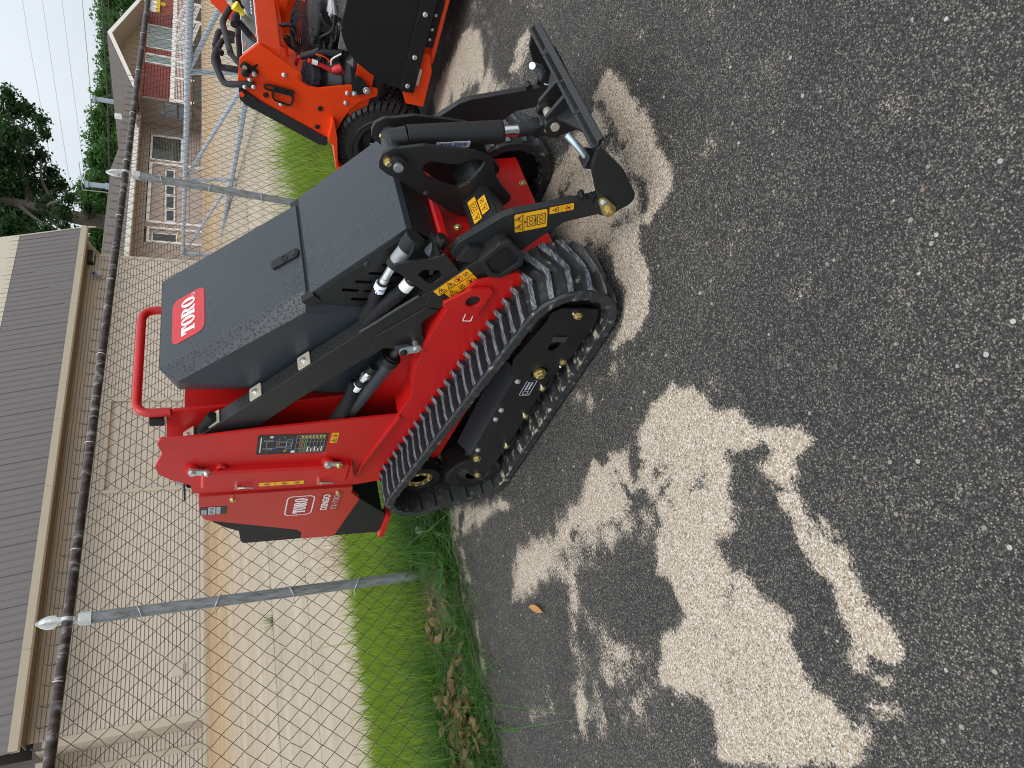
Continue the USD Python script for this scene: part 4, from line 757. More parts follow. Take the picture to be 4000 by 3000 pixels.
for q, (k, tg) in enumerate(((16, 9), (18, 15), (19, 14), (20, 5), (21, 2), (23, 24), (17, 23), (25, 3))):
    p0 = smoothpath(trunk, 5)[k]; p1 = np.array(cs[tg][:3]); mid = (p0 + p1) / 2 + [0, 0, .5]
    obj('limb', tube(smoothpath([p0, mid, p1], 6), np.linspace(.16, .04, 13), 8), 'bark', oak, smooth=True)
mk = [('dark round topped tree nearest the oak in the far tree line', 420, 172, 15), ('pale green tree just right of the far flue', 392, 188, 13), ('tall bright tree in the middle of the far tree line', 345, 188, 15), ('broad green tree above the hip of the house roof', 300, 190, 15), ('green tree above the nearer roof flue', 255, 196, 14), ('feathery tree where the far tree line steps down', 212, 206, 13), ('small tree left of the gable peak', 172, 214, 12), ('tree just above the gable peak', 128, 216, 12), ('tree right of the gable peak under the cables', 84, 220, 13), ('dense tree beyond the right roof slope of the gable', 38, 214, 16), ('dense tree beyond the gable at the edge of the picture', -8, 212, 18), ('tree low behind the oak trunk', 470, 178, 17), ('tree filling the gap between the oak trunk and the shop roof', 515, 196, 14)]
for q, (lab, y, x, rad) in enumerate(mk):
    rad *= 1.5; yy = 46 + 3 * math.sin(q * 2.3) if q < 11 else 41; c = hit('d', x + rad * .9, y, Y=yy); s2 = rad * np.hypot(c[0], c[1]) * .975 / 1768
    t = thing('maple_tree', lab, 'tree', (c[0], yy, GZ0), group='trees of the far tree line')
    r3 = np.random.default_rng(100 + q); cc = [(c[0], yy, c[2], s2)]
    for w in range(16): cc.append((c[0] + r3.normal(0, .9) * s2, yy + r3.normal(0, .6) * s2, c[2] - r3.uniform(-.25, 2.6) * s2, s2 * r3.uniform(.35, .8)))
    obj('crown', leaves(cc, 7000, .20, 200 + q), 'maple_leaf', t); obj('trunk', tube([(c[0], yy, GZ0 - .3), (c[0] + .1, yy, c[2])], [.22, .08], 8), 'bark', t, smooth=True)
for q, (zid, pts, yy, rad, lab) in enumerate([('L', [(195, 0), (240, 290), (375, 1040), (420, 1300)], 60, .016, 'thin power line highest in the sky'), ('L', [(365, 0), (430, 440), (575, 1400), (600, 1550)], 60, .016, 'second thin power line below the highest'), ('L', [(535, 0), (590, 430), (715, 1400), (735, 1550)], 60, .016, 'third thin power line, faint and straight'), ('L', [(710, 0), (765, 600), (800, 1050), (835, 1560)], 50, .028, 'darker thin cable running down past the roof flue'),
      ('L', [(883, 0), (905, 440), (930, 900), (948, 1640)], 40, .065, 'thick black cable bundle just above the house ridge'), ('L', [(900, 0), (914, 440), (938, 950), (952, 1640)], 40, .04, 'thinner black cable just under the thick bundle'), ('L', [(936, 0), (948, 300), (958, 560), (968, 900)], 40, .05, 'short black cable crossing above the gable peak')]):
    P2 = [hit(zid, x, y, Y=yy) for x, y in pts]; P2 = [P2[0] * 2 - P2[1]] + P2 + ([P2[-1] * 2 - P2[-2]] if q < 3 else [P2[-1] + (P2[-1] - P2[-2]) * .3])
    obj('power_line', tube(smoothpath(P2, 5), rad, 6), 'cable', None, smooth=True, label=lab, cat='cable')
an = thing('tv_antenna', 'thin television antenna mast against the sky beside the oak', 'antenna', (*hit('L', 705, 1560, Y=34)[:2], 5))
a, b = hit('L', 682, 1400, Y=34), hit('L', 712, 1640, Y=34); obj('mast', tube([a, b, (b[0], 34, 4)], .03, 6), 'galvanised', an)
for (x, y, x2, y2) in ((672, 1520, 735, 1555), (700, 1500, 742, 1590), (660, 1545, 720, 1520)): obj('element', tube([hit('L', x, y, Y=34), hit('L', x2, y2, Y=34)], .018, 6), 'galvanised', an)

# ---------------------------------------------------------------- the compact track loader
CX = 1.69
ld = thing('track_loader', 'red and black compact stand-on track loader with rubber tracks and an empty attachment plate', 'track loader', (CX, 2.0, 0))
mx = lambda m: mirx(m, CX)
def L(name, mesh, m, parent=None, **kw): return obj(name, mesh, m, parent or ld, **kw)
# tracks: belt around front idler, rear roller and raised sprocket
CIRC = [(1.33, .163, .143), (2.30, .158, .138), (2.40, .362, .136)]
hull = unary_union([Point(a, b).buffer(c, quad_segs=24) for a, b, c in CIRC]).convex_hull
ring = np.array(hull.exterior.coords)[:-1][::-1]
dl = np.linalg.norm(np.roll(ring, -1, 0) - ring, axis=1); PER = dl.sum(); cum = np.concatenate([[0], np.cumsum(dl)])
rc = np.vstack([ring, ring[:1]])
def on(s):
    s = np.mod(s, PER); p = np.array([np.interp(s, cum, rc[:, 0]), np.interp(s, cum, rc[:, 1])]); q = np.array([np.interp(np.mod(s + .004, PER), cum, rc[:, 0]), np.interp(np.mod(s + .004, PER), cum, rc[:, 1])])
    t = (q - p) / np.linalg.norm(q - p); nn = np.array([t[1], -t[0]])
    if nn @ (p - np.array([1.9, .2])) < 0: nn = -nn
    return p, t, nn
TW = .225
DIR = 1 if on(1.0)[1][0] * (1 if on(1.0)[0][1] > .2 else -1) < 0 else -1     # forwards on the upper run
def track(x0):
    p = hull; inner = hull.buffer(-.016); k = 150; vs = []
    rows = [(0.0, -.018), (0.0, .008), (.008, .013), (.018, .003), (.03, .0), (TW - .03, .0), (TW - .018, .003), (TW - .008, .013), (TW, .008), (TW, -.018)]
    for i in range(k):
        c, t, nn = on(i * PER / k); vs += [(x0 + a, *(c + nn * b)) for a, b in rows]
    v = np.array(vs); m = len(rows); i = np.arange(k)[:, None]; i2 = (i + 1) % k; f = []
    for j in range(m): f.append(np.concatenate([i * m + j, i2 * m + j, i2 * m + (j + 1) % m, i * m + (j + 1) % m], 1))
    belt = L('track', (v, np.vstack(f)), 'belt_dusty', smooth=45)
    N = 60
    for q in range(N):
        s0 = q * PER / N; out = []; top = []
        # chevron of two arms, apex towards the front on the upper run
        for xa, sa, xb, sb in ((.006, .006, .112, .020), (.104, .021, TW - .004, -.022)):
            nn_ = 5; A = []
            for w in range(nn_):
                u = w / (nn_ - 1); x = xa + (xb - xa) * u; s = DIR * (sa + (sb - sa) * min(1, u * 1.15)) + s0
                hh = .022 * (1 if 0 < w < nn_ - 1 else .80)
                wd = .0090 if xa < .05 else .0105 + .0025 * u
                for ds, h in ((-wd * 1.25, -.002), (-wd * .8, hh), (wd * .8, hh), (wd * 1.25, -.002)):
                    c, t, nrm = on(s + ds); A.append((x0 + x, *(c + nrm * h)))
            A = np.array(A); f = []
            for w in range(nn_ - 1):
                for e_ in range(3): f.append((w * 4 + e_, w * 4 + e_ + 1, w * 4 + e_ + 5, w * 4 + e_ + 4))
            f += [(0, 1, 2, 3), ((nn_ - 1) * 4 + 3, (nn_ - 1) * 4 + 2, (nn_ - 1) * 4 + 1, (nn_ - 1) * 4)]
            out.append((A, np.array(f)))
            top.append((np.vstack([A[1::4], A[2::4]]), np.array([(w, nn_ + w, nn_ + w + 1, w + 1) for w in range(nn_ - 1)])))
        obj('lug', out, 'rubber', belt); obj('lug_face', [(v_ + on(s0)[2].dot([0, 0]) + np.array([0, *on(s0)[2]]) * .0006, f_) for v_, f_ in top], 'lug_top', belt)
    ribs = []
    for q in range(46):
        for xa, xb in ((.006, .066), (TW - .066, TW - .006)):
            A = []
            for x in (xa, xb):
                for ds, h in ((-.013, -.015), (-.007, -.029), (.007, -.029), (.013, -.015)):
                    c, t, nrm = on(q * PER / 46 + ds); A.append((x0 + x, *(c + nrm * h)))
            ribs.append((np.array(A), np.array([(0, 1, 5, 4), (1, 2, 6, 5), (2, 3, 7, 6), (0, 3, 2, 1), (4, 5, 6, 7)])))
    obj('drive_lug', ribs, 'rubber', belt, kind='stuff')
    return belt
track(1.217); track(2 * CX - 1.217 - TW)
# running gear (near side in full, far side the same pieces mirrored)
def both(name, mesh, m, **kw):
    a = L(name, mesh, m, **kw); b = L(name, mx(mesh), m, **kw); return a, b
wheel = lambda y, z, r, x0=1.262, x1=1.40: lathe([(r * .3, 0), (r * .55, .012), (r * .62, .004), (r * .84, .0), (r * .97, .006), (r, .02), (r, x1 - x0 - .02), (r * .95, x1 - x0), (0, x1 - x0)], (x0, y, z), (1, 0, 0), 40)
both('rear_roller', wheel(2.30, .158, .121), 'black_steel', smooth=35); both('front_idler', wheel(1.33, .163, .126), 'black_steel', smooth=35)
for y in (1.52, 1.69, 1.86, 2.07): both('road_wheel', wheel(y, .10, .066, 1.275, 1.39), 'black_steel', smooth=35)
gear = Point(2.40, .362).buffer(.098)
for k in range(15):
    a = k * 2 * math.pi / 15; gear = gear.union(affinity.rotate(Polygon([(.09, -.013), (.112, -.006), (.112, .006), (.09, .013)]), a, origin=(0, 0), use_radians=True).__class__([(2.40 + x, .362 + y) for x, y in affinity.rotate(Polygon([(.09, -.013), (.112, -.006), (.112, .006), (.09, .013)]), a, origin=(0, 0), use_radians=True).exterior.coords]))
spk, _ = both('drive_sprocket', prism(gear, 1.335, 1.36), 'black_steel')
obj('hub', lathe([(.094, .0), (.09, -.03), (.066, -.034), (.060, -.02), (0, -.02)], (1.335, 2.40, .362), (1, 0, 0), 32), 'black_steel', spk, smooth=35)
obj('hub_face', lathe([(.060, -.022), (.058, -.026), (.034, -.026), (.032, -.020), (0, -.02)], (1.335, 2.40, .362), (1, 0, 0), 32), 'gold_zinc', spk, smooth=35)
for k in range(9):
    a = k * 2 * math.pi / 9; obj('bolt', bolt((1.310, 2.40 + .046 * math.cos(a), .362 + .046 * math.sin(a)), (-1, 0, 0), .0075, .007), 'gold_zinc', spk)
XF = 1.255
rear_pl = [(1.592, .228), (2.130, .228), (2.2, .215), (2.285, .182), (2.322, .135), (2.31, .112), (2.254, .103), (2.1, .088), (1.60, .088)]
both('frame_side_plate', prism(rear_pl, XF, XF + .008, .008), 'black_steel')
front_pl = Polygon([(1.60, .252), (1.52, .273), (1.33, .228), (1.300, .232), (1.274, .205), (1.268, .078), (1.322, .056), (1.40, .060), (1.50, .066), (1.60, .086), (1.632, .12), (1.636, .19), (1.615, .225)])
slot = LineString([(1.415, .153), (1.455, .155)]).buffer(.019)
both('tension_plate', prism(rnd(front_pl, .010).difference(slot).difference(Point(1.588, .152).buffer(.030)), XF - .010, XF - .002), 'black_steel')
both('slot_bar', prism([(1.40, .128), (1.425, .128), (1.425, .178), (1.40, .178)], XF - .014, XF - .0105), 'dark_steel')
both('frame_top_plate', [(np.array([(XF + .0, 1.60, .2285), (XF, 2.130, .2285), (XF + .075, 2.150, .262), (XF + .075, 1.60, .262), (XF + .075, 2.150, .10), (XF + .075, 1.60, .10)]), np.array([(0, 3, 2, 1), (3, 5, 4, 2)]))], 'dark_steel')
both('frame_beam', box(XF + .03, XF + .10, 1.36, 2.2, .10, .225, .01), 'black_steel')
both('axle_housing', box(XF + .07, 1.50, 1.55, 1.75, .12, .24), 'black_fill')
for y, z, m, r in ((1.649, .207, 'zinc', .008), (1.820, .207, 'zinc', .008), (1.878, .209, 'zinc', .008), (2.090, .210, 'zinc', .008), (1.690, .094, 'gold_zinc', .009), (1.862, .094, 'gold_zinc', .009), (2.073, .094, 'gold_zinc', .009), (2.154, .193, 'gold_zinc', .013), (2.289, .147, 'gold_zinc', .011)):
    L('bolt', bolt((XF, y, z), (-1, 0, 0), r, r), m)
for y, z, r in ((1.588, .152, .017), (1.299, .139, .011), (1.527, .088, .009)): L('bolt', bolt((XF - .011, y, z), (-1, 0, 0), r, r), 'gold_zinc')
for y, z in ((1.672, .107), (1.845, .108), (2.052, .105), (1.552, .088), (1.292, .158)): L('paint_dot', cyl((XF - .0155, y, z), (XF + .001, y, z), .0032, 8), 'white_paint')
pl = affinity.translate(affinity.rotate(rrect(.088, .040, .005).difference(rrect(.082, .034, .004)), 2, origin=(0, 0)), 0, 0)
lab = L('frame_label', frame2(rrect(.088, .040, .005).difference(rrect(.083, .035, .004)).union(sbox(-.012, .004, .034, .010)).union(sbox(-.012, -.008, .034, -.002)).union(rrect(.02, .02, .003, -.028, 0).difference(rrect(.015, .015, .002, -.028, 0))), (XF - .0002, 1.687, .152), (0, -1, 0), (0, 0, 1)), 'decal_grey')
# chassis
L('chassis_core', prism([(1.30, .16), (2.45, .16), (2.45, .60), (1.95, .66), (1.50, .58), (1.40, .48)], 1.475, 2 * CX - 1.475), 'black_fill')
PLX = 1.36
tower = [(1.996, .532), (2.025, .742), (2.067, 1.011), (2.098, 1.167), (2.112, 1.312), (2.138, 1.321), (2.197, 1.308), (2.285, 1.333), (2.336, 1.325), (2.382, 1.286), (2.428, 1.222), (2.486, 1.218), (2.500, 1.19), (2.500, .60), (2.43, .30), (1.30, .22), (1.25, .33), (1.30, .45), (1.443, .509), (1.620, .534), (1.753, .533), (1.879, .509)]
both('outer_tower_plate', prism(tower, PLX, PLX + .010, .004), 'red_paint')
lip = [(1.996, .532), (1.879, .509), (1.753, .533), (1.620, .534), (1.443, .509)]
both('fender_lip', [prism(LineString([(2.43, .612), (2.335, .607), (1.999, .527)]).buffer(.006), PLX - .012, PLX)], 'red_paint')
inner = [(1.995, .60), (2.02, .842), (2.057, 1.134), (2.075, 1.272), (2.10, 1.30), (2.36, 1.30), (2.40, 1.22), (2.45, 1.2), (2.45, .55), (1.58, .53), (1.40, .52), (1.28, .40), (1.28, .25), (2.3, .25), (2.4, .5)]
inner = [(1.30, .25), (2.44, .25), (2.44, 1.21), (2.38, 1.27), (2.33, 1.30), (2.10, 1.295), (2.075, 1.272), (2.057, 1.134), (2.02, .842), (1.998, .711), (1.90, .66), (1.60, .60), (1.42, .53), (1.30, .42)]
both('inner_tower_plate', prism(inner, 1.452, 1.462, .004), 'red_paint')
ledge = np.array([(x, y, z) for y, z in ((1.25, .33), (1.443, .509), (1.620, .532), (1.753, .531), (1.879, .507), (2.0, .53)) for x in (PLX + .004, 1.455)])
both('fender_ledge', (ledge, np.array([(2 * k, 2 * k + 1, 2 * k + 3, 2 * k + 2) for k in range(5)])), 'red_paint')
L('tower_cross_plate', [box(1.372, 2 * CX - 1.372, 2.455, 2.485, .30, 1.17), box(1.464, 2 * CX - 1.464, 2.13, 2.45, .6, 1.24)], 'red_paint')
loop = Polygon([(1.406, .524), (1.438, .405), (1.326, .386), (1.313, .398), (1.322, .46), (1.386, .529)])
both('tie_down_loop', prism(rnd(loop, .006).difference(Point(1.372, .437).buffer(.024)), PLX - .012, PLX - .002), 'red_paint')
both('loop_hole_back', prism(Point(1.372, .437).buffer(.0235), PLX - .0018, PLX - .0008), 'black_fill')
L('chassis_label', frame2(rrect(.04, .03, .004).difference(rrect(.034, .024, .003)), (PLX - .0002, 1.452, .425), (0, -1, 0), (0, 0, 1)), 'white_paint')
L('tower_back_post', box(1.333, 1.40, 2.304, 2.42, .655, 1.188, .008), 'red_paint'); L('post_foot', prism([(2.304, .650), (2.42, .625), (2.42, .655), (2.304, .656)], 1.336, 1.40), 'red_paint')
for (ya, za), (yb, zb2), m2 in (((2.303, 1.216), (2.312, 1.170), 'zinc'), ((2.295, .745), (2.304, .702), 'zinc')):
    kp = L('pin_keeper', prism(LineString([(ya, za), (yb, zb2)]).buffer(.015), PLX - .022, PLX - .014), 'blue_zinc'); obj('boss', cyl((PLX - .014, ya, za), (PLX, ya, za), .024, 24), 'red_paint', kp, smooth=35)
    obj('pin', cyl((PLX - .030, ya, za), (PLX - .02, ya, za), .011, 18), 'zinc', kp, smooth=35); obj('bolt', bolt((PLX - .022, yb, zb2), (-1, 0, 0), .008, .008), 'gold_zinc' if za < 1 else 'zinc', kp)
bs = L('weld_nut', lathe([(.018, 0), (.018, .010), (.010, .014), (.008, .004), (0, .004)], (PLX, 2.301, 1.121), (-1, 0, 0), 20), 'red_paint', smooth=35)
for z in (1.045, .745):
    lk = L('latch_key', cyl((1.333, 2.405, z + .018), (1.322, 2.405, z + .018), .011, 16), 'chrome', smooth=35); obj('finger', tube([(1.324, 2.405, z + .02), (1.322, 2.405, z - .036)], .0045, 10), 'chrome', lk, smooth=True); obj('red_dot', cyl((1.3215, 2.405, z + .02), (1.3205, 2.405, z + .02), .006, 12), 'red_rubber', lk)
# rear cover: red panel with black upper and lower wedges
pan = Polygon([(2.508, 1.196), (2.64, 1.193), (2.695, 1.176), (2.712, 1.160), (2.790, 1.095), (2.837, 1.040), (2.931, 1.029), (2.958, 1.020), (2.963, 1.005), (2.974, .413), (2.787, .418), (2.621, .563), (2.557, .610), (2.508, .612)])
b1 = Polygon([(2.690, 1.21), (2.712, 1.160), (2.850, .845), (2.872, .800), (2.900, .778), (3.1, .756), (3.1, 1.21)]); b2 = Polygon([(3.1, .645), (2.967, .622), (2.621, .563), (2.60, .50), (2.6, .3), (3.1, .3)])
PX = 1.352
red = pan.difference(b1.buffer(.001)).difference(b2.buffer(.001))
both('rear_side_panel', prism(red, PX, PX + .02, .004), 'red_panel')
both('rear_panel_upper_wedge', prism(pan.intersection(b1), PX + .002, PX + .03, .006), 'black_plastic'); both('rear_panel_lower_wedge', prism(pan.intersection(b2), PX + .002, PX + .02, .006), 'black_plastic')
L('rear_body', prism(pan.buffer(-.012), PX + .02, 2 * CX - PX - .02), 'black_plastic')
both('rear_lip', prism([(2.79, .412), (2.985, .408), (3.005, .412), (3.012, .392), (3.0, .384), (2.79, .392)], PX - .012, PX + .05, .004), 'red_paint')
both('panel_bolt', bolt((PX, 2.545, 1.075), (-1, 0, 0), .009, .009) + bolt((PX, 2.545, .668), (-1, 0, 0), .009, .009), 'gold_zinc')
L('control_box', [box(1.45, 1.62, 2.5, 2.62, 1.19, 1.24, .008), box(1.42, 1.66, 2.47, 2.66, 1.243, 1.249)], 'black_plastic')
L('control_lever', [tube([(1.50, 2.56, 1.24), (1.50, 2.56, 1.29), (1.47, 2.50, 1.31)], .008, 8), cyl((1.47, 2.58, 1.25), (1.47, 2.58, 1.275), .016, 12)], 'galvanised', smooth=35)
L('tower_knob', [cyl((1.44, 2.12, 1.30), (1.44, 2.12, 1.345), .016, 14)], 'black_plastic', smooth=35)
hb = bent([(1.457, 2.09, 1.28), (1.457, 2.10, 1.385), (2 * CX - 1.457, 2.10, 1.385), (2 * CX - 1.457, 2.09, 1.28)], .05)
L('grab_bar', tube(hb, .0155, 14), 'red_paint', smooth=45)
# hood: rear cover with chamfers, front cover, slotted engine side, front panel
def hoodpt(y): return .90 + (1.307 - .90) / (1.90 - 1.505) * (y - 1.505)
rx0, rx1 = 1.495, 1.885                            # ridges
def hood_rear():
    top = [(1.905, 1.310), (1.508, .903)]; ed = [(1.912, 1.258), (1.560, .902)]
    prof = [(1.448, .60), (1.448, None), (rx0, 'r'), (rx1, 'r'), (2 * CX - 1.448, None), (2 * CX - 1.448, .6)]
    rows = []
    for k, ((yt, zt), (ye, ze)) in enumerate(zip(top, ed)):
        yb, zb2 = ((1.985, .62), (1.575, .60))[k]
        rows += [(1.448, yb, zb2), (1.448, ye, ze), (rx0, yt, zt), (rx1, yt, zt), (2 * CX - 1.448, ye, ze), (2 * CX - 1.448, yb, zb2)]
    v = np.array(rows + [(1.50, 2.02, 1.255), (1.50, 2.02, .62), (2 * CX - 1.5, 2.02, 1.255), (2 * CX - 1.5, 2.02, .62)], float); f = [(j, j + 1, j + 7, j + 6) for j in range(5)]
    q = [(1, 12, 13, 0), (2, 12, 12, 1), (3, 14, 12, 2), (4, 14, 14, 3), (5, 15, 14, 4), (13, 12, 14, 15)]
    return v, np.array(f + [x for x in q] + [(6, 7, 8, 8), (6, 8, 9, 9), (6, 9, 10, 10), (6, 10, 11, 11)])
hr = L('hood_rear_cover', hood_rear(), 'hood_paint')
yf, zf_ = 1.216, .662
fr = np.array([(1.470, 1.497, .893), (2 * CX - 1.470, 1.497, .893), (2 * CX - 1.470, yf, zf_), (1.470, yf, zf_), (1.470, 1.497, .875), (2 * CX - 1.470, 1.497, .875), (2 * CX - 1.470, yf, zf_ - .018), (1.470, yf, zf_ - .018)])
hf = L('hood_front_cover', (fr, np.array([(3, 2, 1, 0), (0, 4, 7, 3), (1, 2, 6, 5), (3, 7, 6, 2), (0, 1, 5, 4)])), 'hood_paint')
L('hood_seam', prism([(1.497, .885), (1.53, .915), (1.55, .89), (1.52, .86)], 1.462, 2 * CX - 1.462), 'black_fill')
sidepoly = Polygon([(1.50, .876), (1.225, .648), (1.265, .565), (1.42, .54), (2.0, .60), (2.0, .93), (1.56, .88)])
sl = []
for r_ in range(16):
    y = 1.36 + r_ * .038
    for c_ in range(5):
        z0 = .585 + c_ * .068 + (.034 if r_ % 2 else 0); top = np.interp(y, [1.22, 1.5, 1.56, 2.0], [.60, .83, .86, .9])
        if z0 + .05 < top: sl.append(LineString([(y, z0), (y, z0 + .042)]).buffer(.0062))
sd = sidepoly.difference(unary_union(sl))
L('engine_side_panel', [prism(sd, 1.468, 1.473)], 'black_paint'); L('engine_side_panel', [prism(sd, 2 * CX - 1.473, 2 * CX - 1.468)], 'black_paint')
L('engine_bay', prism(sidepoly.buffer(-.01), 1.495, 2 * CX - 1.495), 'black_fill')
L('hood_front_panel', [(np.array([(1.475, yf + .004, zf_ - .02), (2 * CX - 1.475, yf + .004, zf_ - .02), (2 * CX - 1.475, 1.262, .552), (1.475, 1.262, .552)]), np.array([(3, 2, 1, 0)]))], 'black_paint')
U_ = np.array([1, 0, 0.]); V_ = np.array([0, 1.905 - 1.508, 1.310 - .903]); V_ /= np.linalg.norm(V_); O_ = np.array([rx0, 1.508, .903])
hp = (O_, np.cross(U_, V_))
def huv(x, y): p = hit('H', x, y, plane=hp) - O_; return p @ U_, p @ V_
for (x, y) in ((1268, 250),):
    pass
lat = [huv(1240, 320), huv(1480, 155), huv(1480, 235), huv(1275, 345)]
lc = np.mean([huv(1285, 300), huv(1440, 200)], 0)
lt = L('hood_latch', frame2(rrect(.036, .105, .012), O_ + U_ * lc[0] + V_ * lc[1], U_, V_, .006), 'black_plastic'); obj('latch_ring', frame2(Point(0, .0).buffer(.012).difference(Point(0, 0).buffer(.0095)), O_ + U_ * lc[0] + V_ * (lc[1]), U_, V_, .002, .0066), 'black_fill', lt); obj('latch_slot', frame2(sbox(-.010, -.045, .010, -.030), O_ + U_ * lc[0] + V_ * lc[1], U_, V_, .002, .0066), 'black_fill', lt)
for zid, x, y in (('H', 2063, 295), ('E', 420, 560)):
    p = hit(zid, x, y, plane=(fr[0], np.cross(fr[1] - fr[0], fr[0] - fr[3]))); L('hood_rivet', lathe([(.009, 0), (.007, .005), (0, .007)], p, (0, -.63, .77), 12), 'black_plastic', smooth=40)
# lettering
def glyph(c):
    E = lambda cx, cy, a, b: affinity.scale(Point(0, 0).buffer(1, quad_segs=14), a, b).__class__([(cx + x, cy + y) for x, y in affinity.scale(Point(0, 0).buffer(1, quad_segs=14), a, b).exterior.coords])
    if c == 'T': return unary_union([sbox(0, .88, .70, 1), sbox(.22, 0, .48, 1), sbox(.12, 0, .58, .07), Polygon([(0, .88), (.02, .62), (.07, .62), (.20, .9)]), Polygon([(.70, .88), (.68, .62), (.63, .62), (.50, .9)])]), .72
    if c == 'O': return E(.37, .5, .37, .52).difference(E(.37, .5, .13, .44)), .76
    if c == 'R': return unary_union([sbox(.06, 0, .31, 1), sbox(0, 0, .38, .07), sbox(0, .93, .40, 1), E(.40, .735, .30, .265).difference(E(.37, .735, .085, .195)).intersection(sbox(.30, 0, 1, 1.1)), sbox(.3, .47, .42, .54), Polygon([(.36, .52), (.50, .52), (.62, .36), (.66, .12), (.74, .05), (.80, .06), (.80, .0), (.62, -.01), (.48, .04), (.43, .18), (.40, .40)])]), .82
def word(w, h, width=None):
    x, gs = 0, []
    for c in w:
        g, a = glyph(c); gs.append(affinity.translate(g, x, 0)); x += a
    u = unary_union(gs); b = u.bounds; u = affinity.translate(u, -(b[0] + b[2]) / 2, -.5); sx = h if width is None else width / (b[2] - b[0])
    return affinity.scale(u, sx, h, origin=(0, 0))
cr = [huv(390, 620), huv(660, 480), huv(665, 860), huv(378, 1000)]
c0 = np.mean(cr, 0); ws = (abs(cr[0][0] - cr[3][0]) + abs(cr[1][0] - cr[2][0])) / 2; hs_ = (abs(cr[0][1] - cr[1][1]) + abs(cr[3][1] - cr[2][1])) / 2
o = O_ + U_ * c0[0] + V_ * c0[1]
dc = L('hood_decal', frame2(rrect(ws, hs_, .028), o, U_, V_, .0006), 'red_decal'); obj('lettering', frame2(word('TORO', hs_ * .40, ws * .80), o, U_, V_, .0006, .0016), 'white_paint', dc)
obj('registered_mark', frame2(Point(ws * .43, -hs_ * .16).buffer(.007).difference(Point(ws * .43, -hs_ * .16).buffer(.0055)), o, U_, V_, .0006, .0016), 'white_paint', dc)
so = lambda y, z, x=PX: np.array([x, y, z]); SU, SV = (0, -1, 0), (0, 0, 1)
q = [(2.719, .867), (2.555, .873), (2.552, .757), (2.752, .739)]; cy_, cz_ = 2.640, .812
lo_ = L('side_logo', frame2(rrect(.170, .112, .026).difference(rrect(.161, .103, .022)), so(cy_, cz_), SU, SV, .0006), 'white_paint'); obj('logo_field', frame2(rrect(.161, .103, .022), so(cy_, cz_), SU, SV, .0005), 'red_decal_side', lo_); obj('lettering', frame2(word('TORO', .050, .132), so(cy_, cz_ - .002), SU, SV, .0006, .0014), 'white_paint', lo_)
nm = L('model_plate', frame2(sbox(-.075, -.048, .080, .044), so(2.630, .690), SU, SV, .0004), 'red_decal_side')
tm = meshkit.text_mesh('DINGO', .026, .0006, bold=True); tm.apply_scale([1.15, 1, 1]); obj('lettering', frame2(tm, so(2.630 + .066, .690 + .006), SU, SV, 0, .0012), 'white_paint', nm)
tm = meshkit.text_mesh('TX·700', .022, .0006); tm.apply_scale([1.2, 1, 1]); obj('lettering', frame2(tm, so(2.630 + .066, .690 - .034), SU, SV, 0, .0012), 'decal_grey', nm)
st_ = L('dealer_sticker', frame2(sbox(-.030, -.052, .034, .046).difference(sbox(-.031, .0, -.031, .0)), so(2.63, 1.145), SU, SV, .0005), 'decal_black')
obj('sticker_print', [frame2(g, so(2.63, 1.145), SU, SV, .0005, .0012) for g in (sbox(-.027, -.010, .032, .016).difference(unary_union([sbox(-.024 + .011 * k, -.005, -.018 + .011 * k, .011) for k in range(5)])), sbox(-.027, -.028, .031, -.014).difference(unary_union([sbox(-.024 + .007 * k, -.023, -.020 + .007 * k, -.018) for k in range(7)])), sbox(-.027, .022, .012, .040).difference(unary_union([sbox(-.024 + .008 * k, .026, -.020 + .008 * k, .036) for k in range(4)])))], 'decal_grey', st_)
